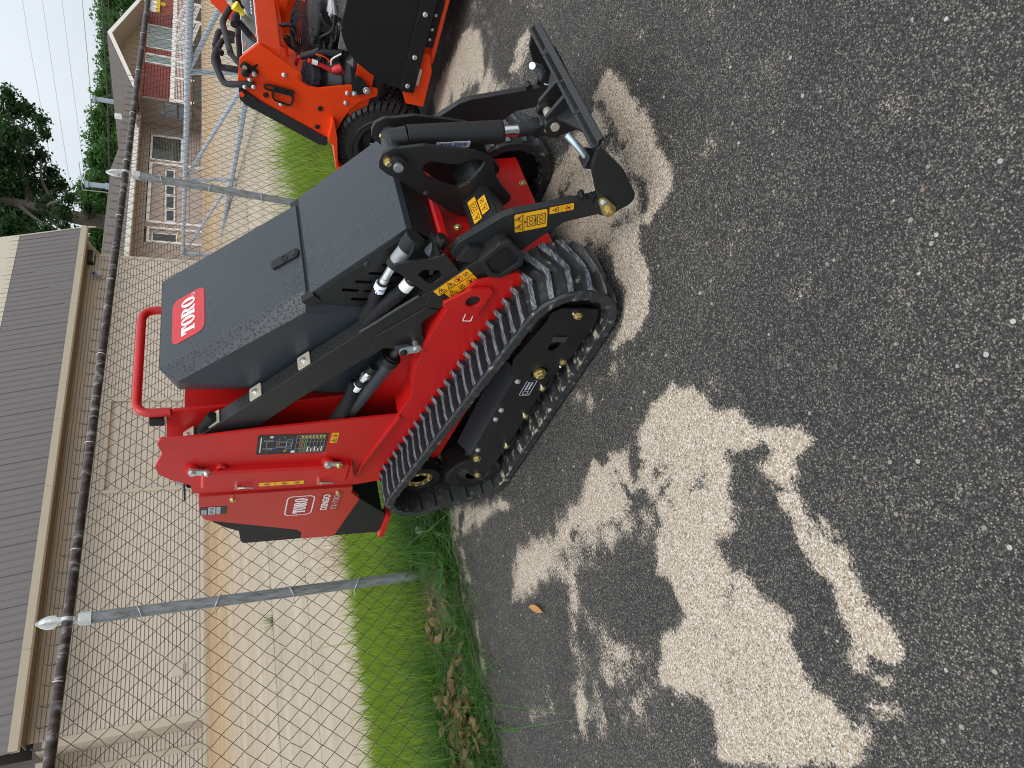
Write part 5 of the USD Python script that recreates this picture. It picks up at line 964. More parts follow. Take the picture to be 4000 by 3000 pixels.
# warning decals
def warn(o, U, V, w, h, cells, parent=None, name='warning_decal', split=True):
    """yellow plate; cells: (u, v, size, kind) pictures"""
    U, V = np.array(U, float), np.array(V, float)
    d_ = L(name, frame2(rrect(w, h, min(w, h) * .08), o, U, V, .0005), 'decal_yellow'); ms, rd = [], []
    for u, v, s, kd in cells:
        T = Polygon([(u - s * .55, v - s * .42), (u + s * .55, v - s * .42), (u, v + s * .5)])
        if kd == 't': ms.append(T.difference(T.buffer(-s * .07)).union(Polygon([(u - s * .22, v - s * .22), (u + s * .1, v - s * .1), (u + s * .25, v - s * .26), (u + s * .08, v + s * .1), (u - s * .04, v + s * .16), (u - s * .02, v)])))
        if kd == 'e': ms.append(T.difference(T.buffer(-s * .07)).union(sbox(u - s * .035, v - s * .08, u + s * .035, v + s * .22)).union(Point(u, v - s * .2).buffer(s * .05)))
        if kd == 'c': rd.append(Point(u, v).buffer(s * .5).difference(Point(u, v).buffer(s * .42)).union(affinity.rotate(sbox(u - s * .45, v - s * .03, u + s * .45, v + s * .03), 40))); ms.append(Point(u - s * .12, v + s * .18).buffer(s * .09).union(Polygon([(u - s * .25, v - s * .25), (u - s * .05, v + s * .1), (u + s * .28, v + s * .02), (u + s * .05, v - s * .05), (u + s * .1, v - s * .3)])))
        if kd == 'm': ms.append(unary_union([sbox(u - s * .45, v - s * .3, u + s * .45, v - s * .24), sbox(u - s * .45, v + s * .24, u + s * .45, v + s * .3), sbox(u - s * .45, v - s * .3, u - s * .4, v + s * .3), sbox(u + s * .4, v - s * .3, u + s * .45, v + s * .3), Point(u - s * .17, v).buffer(s * .15).difference(Point(u - s * .17, v).buffer(s * .11)), Point(u + s * .17, v).buffer(s * .15).difference(Point(u + s * .17, v).buffer(s * .11)), Polygon([(u - s * .1, v + s * .34), (u + s * .1, v + s * .34), (u, v + s * .5)])]))
        if kd == 'b': ms.append(sbox(u - s * .3, v - s * .3, u + s * .3, v + s * .3).difference(sbox(u - s * .25, v - s * .25, u + s * .25, v + s * .25)).union(affinity.rotate(sbox(u - s * .28, v - s * .05, u + s * .28, v + s * .05), 35)))
        if kd == '|': ms.append(sbox(u - .0006, v - s / 2, u + .0006, v + s / 2))
        if kd == '-': ms.append(sbox(u - s / 2, v - .0006, u + s / 2, v + .0006))
    if ms: obj('pictogram', [frame2(g, o, U, V, .0004, .0013) for g in ms], 'decal_black', d_)
    if rd: obj('red_sign', [frame2(g, o, U, V, .0004, .0013) for g in rd], 'decal_red', d_)
    return d_
bd = L('service_chart', frame2(rrect(.130, .243, .006), so(2.166, .886, PLX), SU, SV, .0005), 'decal_black')
oo = so(2.166, .886, PLX); ch = {'white_paint': [], 'decal_blue': [], 'decal_olive': [], 'decal_brown': [], 'decal_green': [], 'decal_grey': []}
for k in range(9): ch['decal_grey'].append(sbox(-.058, -.112 + k * .0125, .058, -.1113 + k * .0125))
for u in (-.058, -.030, .012, .034, .0573): ch['decal_grey'].append(sbox(u, -.112, u + .0007, -.012))
for k, m2 in enumerate(('decal_olive', 'decal_olive', 'decal_olive', 'decal_olive', 'decal_olive', 'decal_green', 'decal_brown')):
    ch['decal_olive'].append(sbox(.038, -.109 + k * .0125, .054, -.103 + k * .0125)); ch[m2 if k > 4 else 'white_paint'].append(sbox(-.054, -.108 + k * .0125, (-.034 if k % 2 else -.02) if k < 5 else .03, -.104 + k * .0125))
ch['white_paint'] += [sbox(-.058, -.012, -.044, .002), sbox(-.05, .108, .05, .111), sbox(.045, .07, .056, .08)]
ch['decal_grey'] += [g.difference(g.buffer(-.001)) for g in (rrect(.044, .07, .01, 0, .055), rrect(.03, .05, .003, 0, .03), sbox(-.03, .07, -.022, .10), sbox(.022, .07, .030, .10), rrect(.06, .02, .002, 0, .012))]
ch['decal_blue'] += [LineString(l).buffer(.0008) for l in ([(.045, .045), (.02, .06), (.045, .075)], [(-.045, .045), (-.02, .06), (-.045, .075)], [(.045, .0), (.015, .015), (.045, .03)], [(-.045, .0), (-.015, .015), (-.045, .03)])]
ch['decal_olive'] += [sbox(-.052, .018, -.036, .020), sbox(-.052, .022, -.034, .024), sbox(-.052, .026, -.038, .028)]; ch['decal_brown'] += [sbox(-.004, .045, .012, .049), LineString([(.012, .047), (.05, .047)]).buffer(.0006)]; ch['decal_green'] += [sbox(.04, .03, .052, .034), LineString([(-.05, .09), (-.03, .08)]).buffer(.0008)]
for m2, gs_ in ch.items(): obj('chart_print', [frame2(g, oo, SU, SV, .0004, .0013) for g in gs_], m2, bd)
warn(so(2.134, .741, PLX), SU, SV, .068, .026, [(-.017, 0, .022, 't'), (.017, 0, .02, 'c'), (0, 0, .024, '|')])
warn(np.array([1.3329, 2.405, .905]), SU, SV, .026, .165, [(0, .055, .022, 't'), (0, -.01, .022, 'c'), (0, -.055, .022, 't'), (0, .025, .024, '-')])
warn(np.array([1.4519, 1.71, .560]), (0, -.95, -.3), (0, -.3, .95), .036, .062, [(0, -.012, .028, 't'), (0, .016, .024, 'c')])
# loader arms: tube, lift bracket, decal plate
AX0, AX1 = 1.385, 1.437
def along(a, b, t): return (a[0] + (b[0] - a[0]) * t, a[1] + (b[1] - a[1]) * t)
arm = [(2.20, 1.235), (2.107, 1.169), (1.578, .742), (1.440, .622), (1.378, .568), (1.225, .452), (1.22, .43), (1.275, .385), (1.32, .428), (1.441, .517), (1.655, .666), (1.942, .903), (2.24, 1.12)]
both('loader_arm', [prism(rnd(arm, .006), AX0, AX1)], 'black_paint')
both('lift_bracket', prism(Polygon([(1.700, .705), (1.637, .655), (1.645, .56), (1.62, .530), (1.59, .528), (1.565, .545), (1.51, .562), (1.45, .52), (1.44, .56), (1.58, .69)]), AX0 - .006, AX0 + .006, .004), 'black_paint')
both('weld_bead', tube(smoothpath([(AX0 + .004, y, z + .006) for y, z in ((1.575, .735), (1.53, .695), (1.48, .655), (1.43, .612), (1.40, .585))], 3), .007, 8), 'black_paint', smooth=True)
both('decal_backing', prism(Polygon([(1.44, .565), (1.376, .569), (1.228, .455), (1.28, .396), (1.32, .428), (1.441, .519)]), AX0 - .0055, AX0), 'black_paint')
ad = np.array([0, 1.228 - 1.40, .455 - .585]); ad /= np.linalg.norm(ad); av_ = np.cross((-1, 0, 0), ad); av_ = av_ if av_[2] > 0 else -av_
ac = np.array([AX0 - .0058, 1.336, .496])
NU = -ad if np.dot(np.cross(-ad, av_), (-1, 0, 0)) > 0 else ad
warn(ac + av_ * .016, NU, av_, .128, .030, [(.045 * (1 if NU[1] > 0 else -1), 0, .026, 't'), (.012 * (1 if NU[1] > 0 else -1), 0, .026, 't'), (-.02 * (1 if NU[1] > 0 else -1), 0, .026, 'c'), (-.048 * (1 if NU[1] > 0 else -1), 0, .022, 'b')])
warn(ac - av_ * .017 - ad * -.008, NU, av_, .108, .030, [(.034 * (1 if NU[1] > 0 else -1), 0, .026, 'e'), (0, 0, .026, 'b'), (-.034 * (1 if NU[1] > 0 else -1), 0, .026, 'c')])
for t in (.055, .345, .665, -.13):
    a = np.array([(AX0 + AX1) / 2, *along((2.107, 1.169), (1.578, .742), t)]); dd = np.array([0, 1.578 - 2.107, .742 - 1.169]); dd /= np.linalg.norm(dd); nn = np.array([0, -dd[2], dd[1]]); nn = nn if nn[2] > 0 else -nn
    tb = L('clamp_plate', frame2(rrect(.050, .052, .005), a + nn * .0005 + [.004, 0, 0], (1, 0, 0), -dd, .004), 'pale_zinc'); obj('bolt', bolt(a + nn * .006 + [.004, 0, 0], nn, .008, .008), 'zinc', tb)
hs3 = smoothpath([(1.415, 2.06, 1.15), (1.412, 2.12, 1.175), (1.41, 2.22, 1.18)], 5); both('arm_hose', tube(hs3, .02, 10), 'sleeve', smooth=True)
# lift cylinders
def lift(x):
    o = [tube([(x, 2.07, .70), (x, 1.775, .615)], .033, 20)]
    return o
cy0, cy1, cy2 = np.array([1.412, 2.16, .735]), np.array([1.412, 1.725, .607]), np.array([1.412, 1.612, .573])
bar, _ = both('lift_cylinder', [cyl(cy0, cy1, .030, 24)], 'dark_steel', smooth=35); both('cylinder_gland', [cyl(cy1 + (cy0 - cy1) * .05, cy1 - (cy0 - cy1) * .01, .0345, 24), cyl(cy1 - (cy0 - cy1) * .01, cy1 - (cy0 - cy1) * .03, .027, 24)], 'black_steel', smooth=35)
both('cylinder_rod', cyl(cy1, cy2, .014, 16), 'dark_steel', smooth=35)
both('rod_keeper', prism(LineString([(1.622, .597), (1.606, .556)]).buffer(.0145), 1.350, 1.357), 'blue_zinc'); both('rod_pin', [cyl((1.344, 1.606, .558), (1.40, 1.606, .558), .0105, 16)], 'zinc', smooth=35); both('rod_pin', bolt((1.350, 1.622, .597), (-1, 0, 0), .009, .008), 'black_steel')
both('grease_boss', [cyl((1.372, 1.63, .62), (1.372, 1.62, .575), .012, 12)], 'dark_steel', smooth=35)
hz = smoothpath([(1.40, 2.20, .775), (1.395, 2.05, .735), (1.392, 1.93, .715), (1.40, 1.85, .71)], 6); both('lift_hose', tube(hz, np.interp(np.linspace(0, 1, len(hz)), [0, .3, 1], [.036, .026, .018]), 12), 'sleeve', smooth=True)
fh = np.array([1.392, 1.875, .705]); fd = np.array([0.0, -.92, -.30]); fd /= np.linalg.norm(fd)
for k, (a, b, r_, m2) in enumerate(((0, .028, .0165, 'white_paint'), (.028, .05, .0175, 'black_steel'), (.05, .07, .013, 'zinc'), (.07, .085, .0165, 'zinc'), (.085, .10, .014, 'chrome'), (.10, .13, .015, 'black_steel'))): both('hose_fitting', tube([fh + fd * a, fh + fd * b], r_, 6 if m2 == 'zinc' else 16), m2, smooth=30)
# auxiliary coupler bracket on the near arm
brk = Polygon([(1.281, .697), (1.300, .690), (1.384, .575), (1.376, .558), (1.29, .495), (1.224, .560), (1.25, .60), (1.262, .65)])
hole = rnd(Polygon([(1.310, .622), (1.288, .606), (1.288, .560), (1.312, .545), (1.342, .566), (1.340, .584)]), .006)
L('coupler_bracket', [prism(rnd(brk, .006).difference(hole), AX0 - .0005, AX0 + .008), box(AX0 + .002, AX0 + .09, 1.225, 1.31, .575, .585)], 'black_paint')
def coupler(pts, rads, mats):
    for k in range(len(pts) - 1): L('coupler', tube([pts[k], pts[k + 1]], rads[k], 20), mats[k], smooth=35)
X1, X2 = 1.432, 1.445
P1 = lambda x, y, X=X1: hit('I', x, y, X=X)
ax_ = [P1(510, 120), P1(455, 190), P1(395, 268), P1(372, 295), P1(325, 375), P1(312, 400), P1(290, 438)]
coupler(ax_, [.027, .0225, .025, .012, .014, .0165], ['black_plastic', 'grey_cap', 'black_steel', 'zinc', 'zinc', 'black_steel'])
L('dust_cap', tube([P1(512, 118), P1(470, 172)], .0285, 22), 'black_plastic', smooth=35)
b_ = [P1(690, 128, X2), P1(655, 165, X2), P1(600, 222, X2)]
coupler(b_, [.0225, .020], ['black_plastic', 'grey_cap'])
L('cap_strap', tube(smoothpath([P1(690, 135, X2 - .02), P1(655, 195, X2 - .025), P1(590, 262, X2 - .03), P1(500, 300, X1 - .03), P1(462, 270, X1 - .03), P1(495, 200, X1 - .03), P1(505, 150, X1 - .02)], 6), .005, 8), 'black_plastic', smooth=True)
for pts, X in (([(290, 430), (265, 490), (255, 540), (215, 600), (200, 660), (185, 700), (180, 760)], X1), ([(478, 395), (430, 450), (370, 500), (300, 560), (240, 620), (205, 690), (185, 770)], X2 - .03)):
    pp = smoothpath([P1(x, y, X) for x, y in pts], 6); L('supply_hose', tube(pp, np.interp(np.linspace(0, 1, len(pp)), [0, .25, .8, 1], [.016, .022, .023, .018]) * (1 + .06 * np.sin(np.arange(len(pp)) * 1.3)), 14), 'sleeve', smooth=True)
hl = L('hose_label', tube([P1(303, 408), P1(283, 452)], .0185, 16), 'white_paint', smooth=35); obj('label_print', tube([P1(297, 425, X1 - .0), P1(293, 432)], .0188, 16), 'decal_blue', hl)
hl = L('hose_label', tube([P1(478, 398, X2 - .03), P1(440, 440, X2 - .03)], .0195, 16), 'white_paint', smooth=35)
L('coupler_stub', tube([P1(500, 385, X2 - .03), P1(470, 405, X2 - .03)], .017, 14), 'black_steel', smooth=35)
# front cross tube, front arms, tilt bracket and cylinder
ct = Polygon([(1.262, .418), (1.212, .462), (1.146, .424), (1.136, .402), (1.176, .345), (1.208, .338), (1.262, .380)])
L('cross_tube', prism(rnd(ct, .008), 1.362, 2 * CX - 1.362), 'black_paint')
ec = L('tube_end_cap', prism(ct.buffer(.006).difference(ct.buffer(-.010)), 1.352, 1.366), 'black_paint'); both('tube_end_face', prism(ct.buffer(-.009), 1.358, 1.3619), 'black_steel'); L('tube_end_cap', mx(prism(ct.buffer(.006).difference(ct.buffer(-.010)), 1.352, 1.366)), 'black_paint')
fa = Polygon([(1.248, .525), (1.235, .540), (1.190, .527), (1.085, .430), (1.066, .40), (.985, .195), (.962, .150), (.975, .125), (1.010, .118), (1.034, .142), (1.074, .232), (1.093, .248), (1.148, .292), (1.205, .330), (1.262, .40)])
both('front_arm', prism(rnd(fa, .008), 1.400, 1.424), 'black_paint')
both('tube_gusset', [prism(Polygon([(1.245, .522), (1.19, .50), (1.19, .44), (1.25, .44)]), AX0, 1.401)], 'black_paint')
fdr = np.array([0, .983 - 1.071, .189 - .411]); fdr /= np.linalg.norm(fdr); fu = np.array([0, fdr[2], -fdr[1]]); fu = fu if fu[1] < 0 else -fu
XA = 1.3998; Nn = np.cross(-fdr, fu)
FU, FV = (fu, fdr) if np.cross(fu, fdr)[0] < 0 else (fu, -fdr)
def at_arm(dy, dz): return np.array([XA, dy, dz])
c = side('D', [(1310, 1000)], 1.40)[0]; warn(at_arm(*c), FU, FV, .066, .096, [(.015, .036 * (1 if FV[2] > 0 else -1), .026, 't'), (-.015, .036 * (1 if FV[2] > 0 else -1), .026, 't'), (0, .0, .044, 'm'), (0, -.030, .044, 'm'), (0, .021, .066, '-')])
c = side('D', [(1642, 868)], 1.40)[0]; warn(at_arm(*c), FU, FV, .024, .072, [(0, .018, .020, 't'), (0, -.018, .020, 'c'), (0, 0, .022, '-')])
# cross tube decals lie on its upper front face
pa, pb = np.array([1.212, .462]), np.array([1.146, .424]); TU = np.array([1, 0, 0.]); TV = np.array([0, *(pa - pb)]); TV /= np.linalg.norm(TV)
tp = (np.array([1.5, *pb]), np.cross(TU, TV)); c = hit('D', 705, 890, plane=tp); warn(c + np.cross(TU, TV) * .0005, TU, TV, .098, .030, [(-.034, 0, .024, 't'), (.012, 0, .04, 'm'), (-.016, 0, .028, '|')])
c = hit('D', 800, 830, plane=tp); warn(c + np.cross(TU, TV) * .0005, TU, TV, .066, .028, [(-.016, 0, .024, 't'), (.017, 0, .024, 'b'), (0, 0, .026, '|')])
tl = Polygon([(1.128, .736), (1.105, .741), (1.080, .736), (1.060, .712), (1.056, .690), (1.036, .629), (1.030, .535), (1.029, .472), (1.037, .439), (1.054, .412), (1.102, .385), (1.128, .360), (1.164, .313), (1.182, .309), (1.200, .322), (1.262, .400), (1.262, .462), (1.205, .583), (1.158, .673), (1.145, .71)])
th = rnd(Polygon([(1.121, .613), (1.099, .613), (1.082, .594), (1.082, .540), (1.079, .511), (1.054, .478), (1.052, .446), (1.061, .435), (1.082, .439), (1.138, .462), (1.160, .488), (1.158, .520), (1.140, .588)]), .008)
for x0 in (1.612, 2 * CX - 1.624): L('tilt_bracket', prism(rnd(tl, .008).difference(th), x0, x0 + .012), 'black_paint')
tpn = np.array([1.102, .690])
L('tilt_pin', [cyl((1.585, *tpn), (1.80, *tpn), .014, 18)], 'zinc', smooth=35); both('pin_boss', cyl((1.594, *tpn), (1.612, *tpn), .027, 24), 'black_paint', smooth=35); L('bolt', bolt((1.608, 1.10, .717), (-1, 0, 0), .010, .014), 'gold_zinc')
t0, t1, t2, t3, t4 = np.array([CX, 1.085, .700]), np.array([CX, 1.066, .655]), np.array([CX, 1.000, .385]), np.array([CX, .985, .335]), np.array([CX, .944, .218])
tc = L('tilt_cylinder', [cyl(t1, t2, .0335, 28), cyl(t2, t2 + (t3 - t2) * .12, .031, 28)], 'black_paint', smooth=35); L('cylinder_eye', [cyl((CX - .05, *tpn), (CX + .05, *tpn), .030, 24), cyl(t0, t1, .031, 20)], 'black_paint', smooth=35)
L('grease_fitting', [cyl((CX - .01, 1.075, .722), (CX - .01, 1.069, .735), .005, 10)], 'gold_zinc', smooth=35)
L('tilt_rod', cyl(t2, t3, .0175, 24), 'chrome', smooth=35); L('rod_end', [cyl(t3, t3 + (t4 - t3) * .45, .021, 22)], 'black_paint', smooth=35); L('rod_nut', tube([t3 + (t4 - t3) * .40, t3 + (t4 - t3) * .50], .033, 6), 'black_steel')
L('rod_clevis', [box(CX - .027, CX + .027, .935, .978, .205, .285, .006)], 'black_paint'); L('clevis_plug', cyl((CX - .030, .953, .262), (CX - .02, .953, .262), .007, 12), 'gold_zinc')
cl_ = affinity.rotate(rrect(.088, .030, .003), 0); dx = (t2 - t1) / np.linalg.norm(t2 - t1)
mid = t1 + (t2 - t1) * .46; nb = np.array([-1.0, .42, -.10]); nb -= dx * (nb @ dx); nb /= np.linalg.norm(nb); vv = np.cross(nb, -dx)
bl = L('barcode_label', frame2(rrect(.100, .032, .003), mid + nb * .0333, -dx, vv, .0006), 'white_paint'); obj('bars', [frame2(sbox(-.042 + .0042 * k + (.006 if k > 9 else 0), -.011, -.042 + .0042 * k + (.006 if k > 9 else 0) + (.0026 if k % 3 else .0014), .008), mid + nb * .0333, -dx, vv, .0005, .0014) for k in range(18)], 'decal_blue', bl)
# red sloping front plate with bolts
fp = np.array([(1.44, 1.318, .51), (2 * CX - 1.44, 1.318, .51), (2 * CX - 1.44, 1.236, .175), (1.44, 1.236, .175), (1.44, 1.262, .15), (2 * CX - 1.44, 1.262, .15)])
L('front_plate', [(fp, np.array([(3, 2, 1, 0), (3, 4, 5, 2)]))], 'red_paint'); L('front_plate_rim', [box(1.44, 2 * CX - 1.44, 1.252, 1.34, .515, .545, .006), box(1.44, 1.462, 1.262, 1.34, .3, .512)], 'red_paint')
for zid, x, y in (('E', 1018, 505), ('E', 615, 777)):
    p = hit(zid, x, y, plane=(fp[0], np.cross(fp[1] - fp[0], fp[3] - fp[0]))); L('bolt', bolt(p, (0, -.95, .32), .010, .009), 'gold_zinc')
# attachment plate: ears, tilted face, rib, lock pins
PT, PBm = np.array([.803, .266]), np.array([.945, .082])
ear = Polygon([(.800, .268), (.858, .160), (.925, .085), (.945, .078), (.962, .083), (1.015, .130), (1.012, .160), (.992, .184), (.962, .186), (.940, .205), (.87, .255)])
EX = 1.368
for x0 in (EX, 2 * CX - EX - .034): L('plate_ear', prism(rnd(ear, .006), x0, x0 + .014), 'black_paint')
x0, x1 = EX + .010, 2 * CX - EX - .030
nf = np.array([PBm[1] - PT[1], -(PBm[0] - PT[0])]); nf /= np.linalg.norm(nf); nf = nf if nf[0] < 0 else -nf
quad = [PT, PBm, PBm - nf * .012, PT - nf * .012]
ap_ = L('attachment_plate', [prism([tuple(p) for p in quad], x0, x1), prism([tuple(PT + (.0, .0)), tuple(PT + (-.016, -.010)), tuple(PT + (-.012, -.018)), tuple(PT + (.01, -.012))], x0 + .01, x1 - .01)], 'black_paint')
pd_ = (PBm - PT) / np.linalg.norm(PBm - PT)
for k in range(4): obj('top_lip', prism([tuple(PT + nf * .004), tuple(PT - nf * .020), tuple(PT - nf * .018 + pd_ * .016), tuple(PT + pd_ * .014)], x0 + k * (x1 - x0) / 4 + .002, x0 + (k + 1) * (x1 - x0) / 4 - .002), 'black_paint', ap_)
rib = Polygon([(x0, .018), (x0 + .14, .018), (CX - .085, .055), (CX - .045, .075), (CX - .045, .02), (CX + .045, .02), (CX + .045, .075), (CX + .085, .055), (x1 - .14, .018), (x1, .018), (x1, 0), (x0, 0)])
rm = prism(rib, 0, .012, axis='z'); v = rm[0]; w = np.column_stack([v[:, 0], *(PT + pd_ * .062)[:, None] + (-nf)[:, None] * v[:, 1] + pd_[:, None] * v[:, 2]]); obj('back_rib', (w, rm[1]), 'black_paint', ap_)
for sx in (-1, 1): obj('pin_lug', prism(Polygon([tuple(PT - nf * .0 + pd_ * .03), tuple(PT - nf * .085 + pd_ * .055), tuple(PT - nf * .10 + pd_ * .085), tuple(PT - nf * .085 + pd_ * .115), tuple(PT + pd_ * .15)]).buffer(.012), CX + sx * .032, CX + sx * .045), 'black_paint', ap_)
lg = np.array([CX, *(PT - nf * .088 + pd_ * .085)])
obj('rod_pin', [cyl((CX - .055, *lg[1:]), (CX + .055, *lg[1:]), .0135, 18)], 'pale_zinc', ap_, smooth=35); [obj('pin_boss', cyl((CX + q_, *lg[1:]), (CX + q_ + .02, *lg[1:]), .029, 24), 'black_paint', ap_, smooth=35) for q_ in (-.05, .03)]
for sx, base_x in ((-1, CX - .205), (1, CX + .205)):
    bp = PT - nf * .04 + pd_ * .10; P3 = lambda x, a, b: np.array([x, *(PT - nf * a + pd_ * b)])
    lp = obj('lock_pin', tube(smoothpath([P3(base_x + sx * .012, .050, .140), P3(base_x + sx * .010, .050, .095), P3(base_x - sx * .004, .054, .062), P3(base_x - sx * .030, .062, .030)], 6), .0105, 14), 'blue_zinc', ap_, smooth=35)
    obj('pin_block', [box(base_x + sx * .012 - .025, base_x + sx * .012 + .025, bp[0] - .010, bp[0] + .03, bp[1] - .02, bp[1] + .015, .004)], 'black_paint', ap_)
    obj('pin_spring', tube([P3(base_x + sx * .012 + .013 * math.cos(u), .050 + .013 * math.sin(u), .115 + .03 * u / 18.8) for u in np.linspace(0, 18.8, 40)], .003, 6), 'zinc', ap_, smooth=True)
kp = L('pivot_keeper', [prism(unary_union([Point(.988, .142).buffer(.020), Point(.962, .174).buffer(.013)]).convex_hull, EX - .008, EX - .001)], 'gold_zinc'); obj('pivot_bush', [lathe([(.014, 0), (.014, .010), (.009, .012), (.008, .004), (0, .004)], (EX - .008, .988, .142), (-1, 0, 0), 20)], 'gold_zinc', kp, smooth=35); obj('bolt', bolt((EX - .008, .963, .173), (-1, 0, 0), .008, .008), 'zinc', kp)
both('arm_stop', cyl((1.398, .985, .215), (1.425, .985, .215), .010, 12), 'black_steel', smooth=35)

# ---------------------------------------------------------------- orange stand-on mower, cut by the picture's edge
MX = 3.30
mw = thing('stand_on_mower', 'orange and black stand-on lawn mower with knobby tyre parked beyond the track loader', 'mower', (3.75, 2.0, 0))
def Mo(name, mesh, m, parent=None, **kw): return obj(name, mesh, m, parent or mw, **kw)
def sk(pts, X=MX, z='K'): return side(z, pts, X)
pnl = sk([(285,690),(300,510),(325,485),(470,375),(840,640),(800,650),(820,700),(900,750),(980,765),(1250,740),(1495,770),(1490,830),(1340,880),(1260,940),(1205,1010),(1110,1180),(1060,1190),(480,870),(310,770)])
Mo('side_panel', prism(rnd(pnl, .006), MX, MX + .012), 'orange_paint')
mirr = lambda m: mirx(m, 3.76)
Mo('side_panel', mirr(prism(rnd(pnl, .006), MX, MX + .012)), 'orange_paint')
pad = sk([(292,745),(300,850),(350,900),(980,1240),(1050,1255),(1065,1230),(1050,1185),(480,870),(310,750)])
Mo('cushion_pad', prism(rnd(pad, .012), MX - .006, 4.20), 'foam'); Mo('pad_corner', [prism(rnd(sk([(292,745),(310,715),(345,780),(450,850),(460,870),(300,850)]), .006), MX - .012, MX + .03)], 'foam')
Mo('pad_knob', [cyl((MX - .02, *sk([(320, 800)])[0]), (MX - .010, *sk([(320, 800)])[0]), .012, 16)], 'orange_paint', smooth=35)
# rear fender flap
Mo('fender_flap', prism(rnd(sk([(1095,1005),(1060,1180),(1105,1210),(1130,1440),(1235,1560),(1290,1500),(1140,1380),(1135,1140),(1112,1010)]), .003), MX - .05, MX + .30), 'orange_paint')
# rear drive wheel with knobby tread
WC = np.array([MX, 2.165, .262]); RW, TWD = .262, .23
def wheel_thing(x0, name='drive_wheel'):
    o = np.array([x0, WC[1], WC[2]])
    ty = Mo(name, lathe([(.125, .02), (.135, .0), (.17, -.006), (.215, .0), (.236, .02), (.242, .05), (.242, TWD - .05), (.236, TWD - .02), (.21, TWD), (.13, TWD - .01)], o, (1, 0, 0), 48), 'tyre', smooth=40)
    obj('rim', lathe([(0, .08), (.05, .08), (.06, .05), (.10, .055), (.118, .03), (.134, .012), (.134, .03), (.12, .06)], o, (1, 0, 0), 36), 'black_paint', ty, smooth=35)
    obj('sidewall_band', [lathe([(.165, -.0055), (.168, -.010), (.172, -.010), (.175, -.005)], o, (1, 0, 0), 48), lathe([(.205, -.002), (.208, -.006), (.211, -.004)], o, (1, 0, 0), 48)], 'tyre', ty, smooth=35)
    obj('wheel_nut', [bolt((x0 + .05, WC[1] + .055 * math.cos(a), WC[2] + .055 * math.sin(a)), (-1, 0, 0), .010, .014)[1] for a in np.arange(0, 6.2, 1.256)], 'zinc', ty)
    for k in range(44):
        for row in range(6):
            a0 = (k + .5 * (row % 2)) * 2 * math.pi / 44; xa = x0 + (-.004, .036, .077, .118, .158, .197)[row]; xb = xa + .036; pts = []
            for (u, dx_, rr_) in ((-.060, 0, .238), (-.050, 0, RW), (.046, .0, RW), (.058, 0, .238)):
                for xx, sh in ((xa, .04 if row % 2 else -.02), (xb, -.02 if row % 2 else .04)):
                    rr2 = rr_ if 0 < row < 5 else rr_ - (.022 if ((xx == xa) == (row == 0)) else 0)
                    pts.append((xx, WC[1] + rr2 * math.cos(a0 + u + sh), WC[2] + rr2 * math.sin(a0 + u + sh)))
            obj('tread_block', (np.array(pts), np.array([(0, 1, 3, 2), (2, 3, 5, 4), (4, 5, 7, 6)] + [(0, 2, 4, 6), (1, 7, 5, 3)])), 'tyre', ty)
    return ty
wheel_thing(MX - .01)
Mo('far_wheel', lathe([(.05, 0), (.236, .02), (.26, .05), (.26, .18), (.236, .22), (.05, .24)], (4.0, WC[1], WC[2]), (1, 0, 0), 40), 'tyre', smooth=40)
# chassis and deck
Mo('frame_rail', [box(MX + .012, MX + .06, 1.25, 2.1, .38, .47), box(4.1, 4.15, 1.2, 2.1, .38, .47), box(MX + .02, 4.15, 1.95, 2.05, .3, .5)], 'orange_paint')
Mo('engine_deck', box(MX + .03, 4.15, .9, 1.86, .455, .48), 'engine_black')
dk = sk([(1860,0),(1735,0),(1600,620),(1700,870),(1735,870),(1790,580),(1955,0)])
Mo('deck_shell', [box(MX + .06, 4.7, .4, 1.62, .11, .235, .012)], 'orange_paint')
dsk = [(1.873, .198), (1.876, .100), (1.676, .104), (1.592, .136), (1.587, .191), (1.60, .235), (1.80, .235)]
Mo('discharge_corner', [prism(dsk, MX - .02, MX + .16), prism([(1.66, .23), (1.66, .12), (.3, .12), (.3, .23)], MX + .01, MX + .06)], 'orange_paint')
Mo('deck_edge', prism([(1.64, .105), (1.64, .125), (.3, .125), (.3, .105)], MX - .005, MX + .05), 'orange_paint')
gd_ = sk([(1195,440),(1200,370),(1225,220),(1280,80),(1340,-60),(1600,-400),(1900,-100),(1740,0),(1600,615),(1610,700),(1700,745),(1680,752),(1540,742),(1430,710),(1330,660),(1250,580),(1210,500)])
gp = Mo('deck_guard', [prism(rnd([(1.795, .235), (1.79, .30), (1.765, .37), (1.735, .43), (1.70, .49), (1.655, .54), (1.59, .575), (1.52, .585), (1.40, .575), (1.15, .55), (.9, .5), (.8, .235)], .02), MX - .028, MX - .010)], 'black_plastic')
obj('guard_flange', prism(rnd([(1.80, .175), (1.80, .245), (.8, .245), (.8, .175)], .01), MX - .040, MX - .030), 'black_plastic', gp)
for y in (1.765, 1.61, 1.395): obj('bolt', lathe([(.013, 0), (.012, .006), (.006, .010), (0, .010)], (MX - .040, y, .215), (-1, 0, 0), 16), 'zinc', gp, smooth=40)
br_ = Mo('guard_bracket', prism(rnd(sk([(1255,560),(1285,600),(1310,780),(1275,810),(1262,640)]) , .003), MX - .012, MX - .004), 'black_plastic'); Mo('guard_bracket', prism(rnd(sk([(1275,805),(1400,800),(1420,740),(1340,650),(1300,640)]), .006), MX - .016, MX - .0125), 'black_plastic')
for x, y, r_ in ((1290, 793, .014), (1395, 768, .020)): Mo('bolt', lathe([(r_, 0), (r_ * .9, .005), (r_ * .45, .007), (r_ * .4, .016), (0, .016)], (MX - .016, *sk([(x, y)])[0]), (-1, 0, 0), 16), 'zinc', smooth=40)
